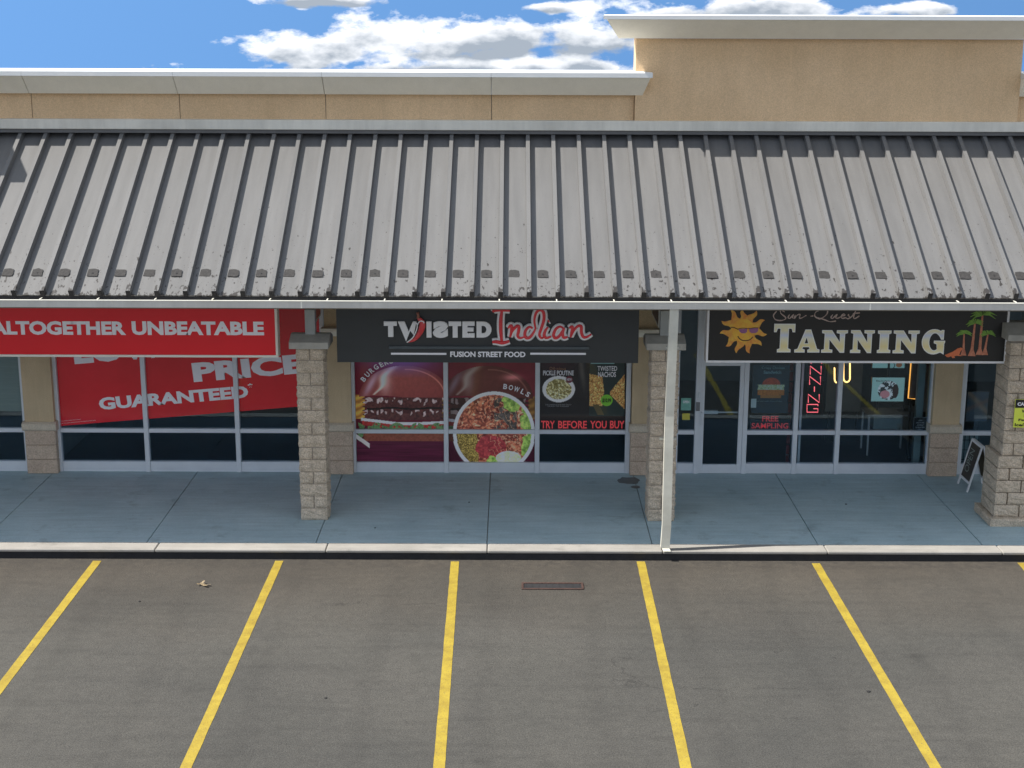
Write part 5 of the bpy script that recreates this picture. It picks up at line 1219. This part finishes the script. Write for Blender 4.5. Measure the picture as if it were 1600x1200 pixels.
# ------------------------------------------------------------------ small things on the ground
M_iron = mat('rusty_iron', (.040, .020, .015), .8, (.075, .038, .028), 20, .5, 60)
p = on(815, 921.5, 0.0); q = on(911, 911.5, 0.0)
t = thing('storm_drain', 'long rusty slot drain set in the asphalt between two yellow lines', 'drain', ((p[0] + q[0]) / 2, (p[1] + q[1]) / 2, 0))
box('drain_frame', t, p[0], q[0], p[1], p[1] + .035, .001, .016, M_iron, .003); box('drain_frame', t, p[0], q[0], q[1] - .035, q[1], .001, .016, M_iron, .003)
box('drain_frame', t, p[0], p[0] + .03, p[1] + .036, q[1] - .036, .001, .016, M_iron); box('drain_frame', t, q[0] - .03, q[0], p[1] + .036, q[1] - .036, .001, .016, M_iron)
box('drain_slot', t, p[0] + .031, q[0] - .031, p[1] + .036, q[1] - .036, .001, .005, M_dark)
for k in range(9):
    x = p[0] + .06 + k * (q[0] - p[0] - .12) / 8; box('grate_bar', t, x - .004, x + .004, p[1] + .037, q[1] - .037, .006, .008, M_dark)
M_leaf = mat('dry_leaf', (.20, .15, .085), .7, (.27, .21, .13), 30)
def leaf(px, py, s, label, z=0.0, base=0.0):
    c = on(px, py, z); rr = random.Random(px); mb = MB(); n = 14
    for g_ in range(3):
        an = rr.uniform(0, 6.28); ox, oy = rr.uniform(-s, s) * .9, rr.uniform(-s, s) * .6; vs = []
        for i in range(n):
            th = 2 * math.pi * i / n; r = s * (.55 + .35 * math.cos(2 * th) + rr.uniform(-.08, .08))
            x, y = r * math.cos(th), r * .6 * math.sin(th); vs.append((c[0] + ox + x * math.cos(an) - y * math.sin(an), c[1] + oy + x * math.sin(an) + y * math.cos(an), z + .006 + g_ * .006 + .035 * (math.cos(th) ** 2) * rr.uniform(.4, 1)))
        mb.add(vs + [(c[0] + ox, c[1] + oy, z + .006 + g_ * .006)], [(i, (i + 1) % n, n) for i in range(n)], M_leaf)
    o = mb.build('dead_leaf', o0=(c[0], c[1], z)); return tag(o, label, 'leaf')
leaf(320, 915, .085, 'curled pale brown leaf litter on the asphalt left of the second yellow line')
M_peb = mat('dark_lump', (.012, .012, .012), .9, (.02, .02, .02), 20)
def lump(px, py, s, label, z=0.0):
    c = on(px, py, z); bm = bmesh.new(); bmesh.ops.create_icosphere(bm, subdivisions=1, radius=s); rr = random.Random(px)
    for v in bm.verts: v.co = Vector((v.co.x * rr.uniform(.7, 1.3), v.co.y * rr.uniform(.7, 1.3), max(v.co.z, -.2 * s) * .6))
    me = bpy.data.meshes.new('debris'); bm.to_mesh(me); bm.free(); me.materials.append(M_peb); o = bpy.data.objects.new('debris', me); COL.objects.link(o); o.location = (c[0], c[1], z + .1 * s)
    tag(o, label, 'debris')
lump(218, 940, .022, 'tiny black lump on the asphalt below the left leaf litter')
lump(509, 1091, .022, 'tiny black lump on the asphalt right of the second yellow line')
lump(1357, 1081, .028, 'small black lump on the asphalt left of the rightmost long line')
lump(733, 785, .018, 'tiny dark lump on the pavement in front of the burger window', WZ)
lump(1322, 788, .02, 'tiny dark lump on the pavement in front of the salon', WZ)
lump(586, 825, .015, 'tiny dark speck on the pavement right of the left pillar', WZ)
# damp stain on the slab
mb = MB(); M_damp = mat('damp_concrete', (.10, .115, .12), .5, (.13, .145, .15), 8)
for (cx1, cy1, rx, ry, zz) in ((982, 751, 19, 6, .0015), (993, 761, 8, 2.4, .0015)):
    rr = random.Random(int(cx1)); mb.add([on(cx1 + rx * math.cos(k * .35) * rr.uniform(.8, 1.1), cy1 + ry * math.sin(k * .35) * rr.uniform(.75, 1.1), WZ + zz) for k in range(18)], [tuple(range(18))[::-1]], M_damp)
o = mb.build('damp_stain', walk)
# the slit faces of flat rings must look up
for o in (o,):
    bm = bmesh.new(); bm.from_mesh(o.data)
    for f in bm.faces:
        if f.normal.z < 0: f.normal_flip()
    bm.to_mesh(o.data); bm.free()
S.render.engine = 'CYCLES'
S.cycles.transparent_max_bounces = 16
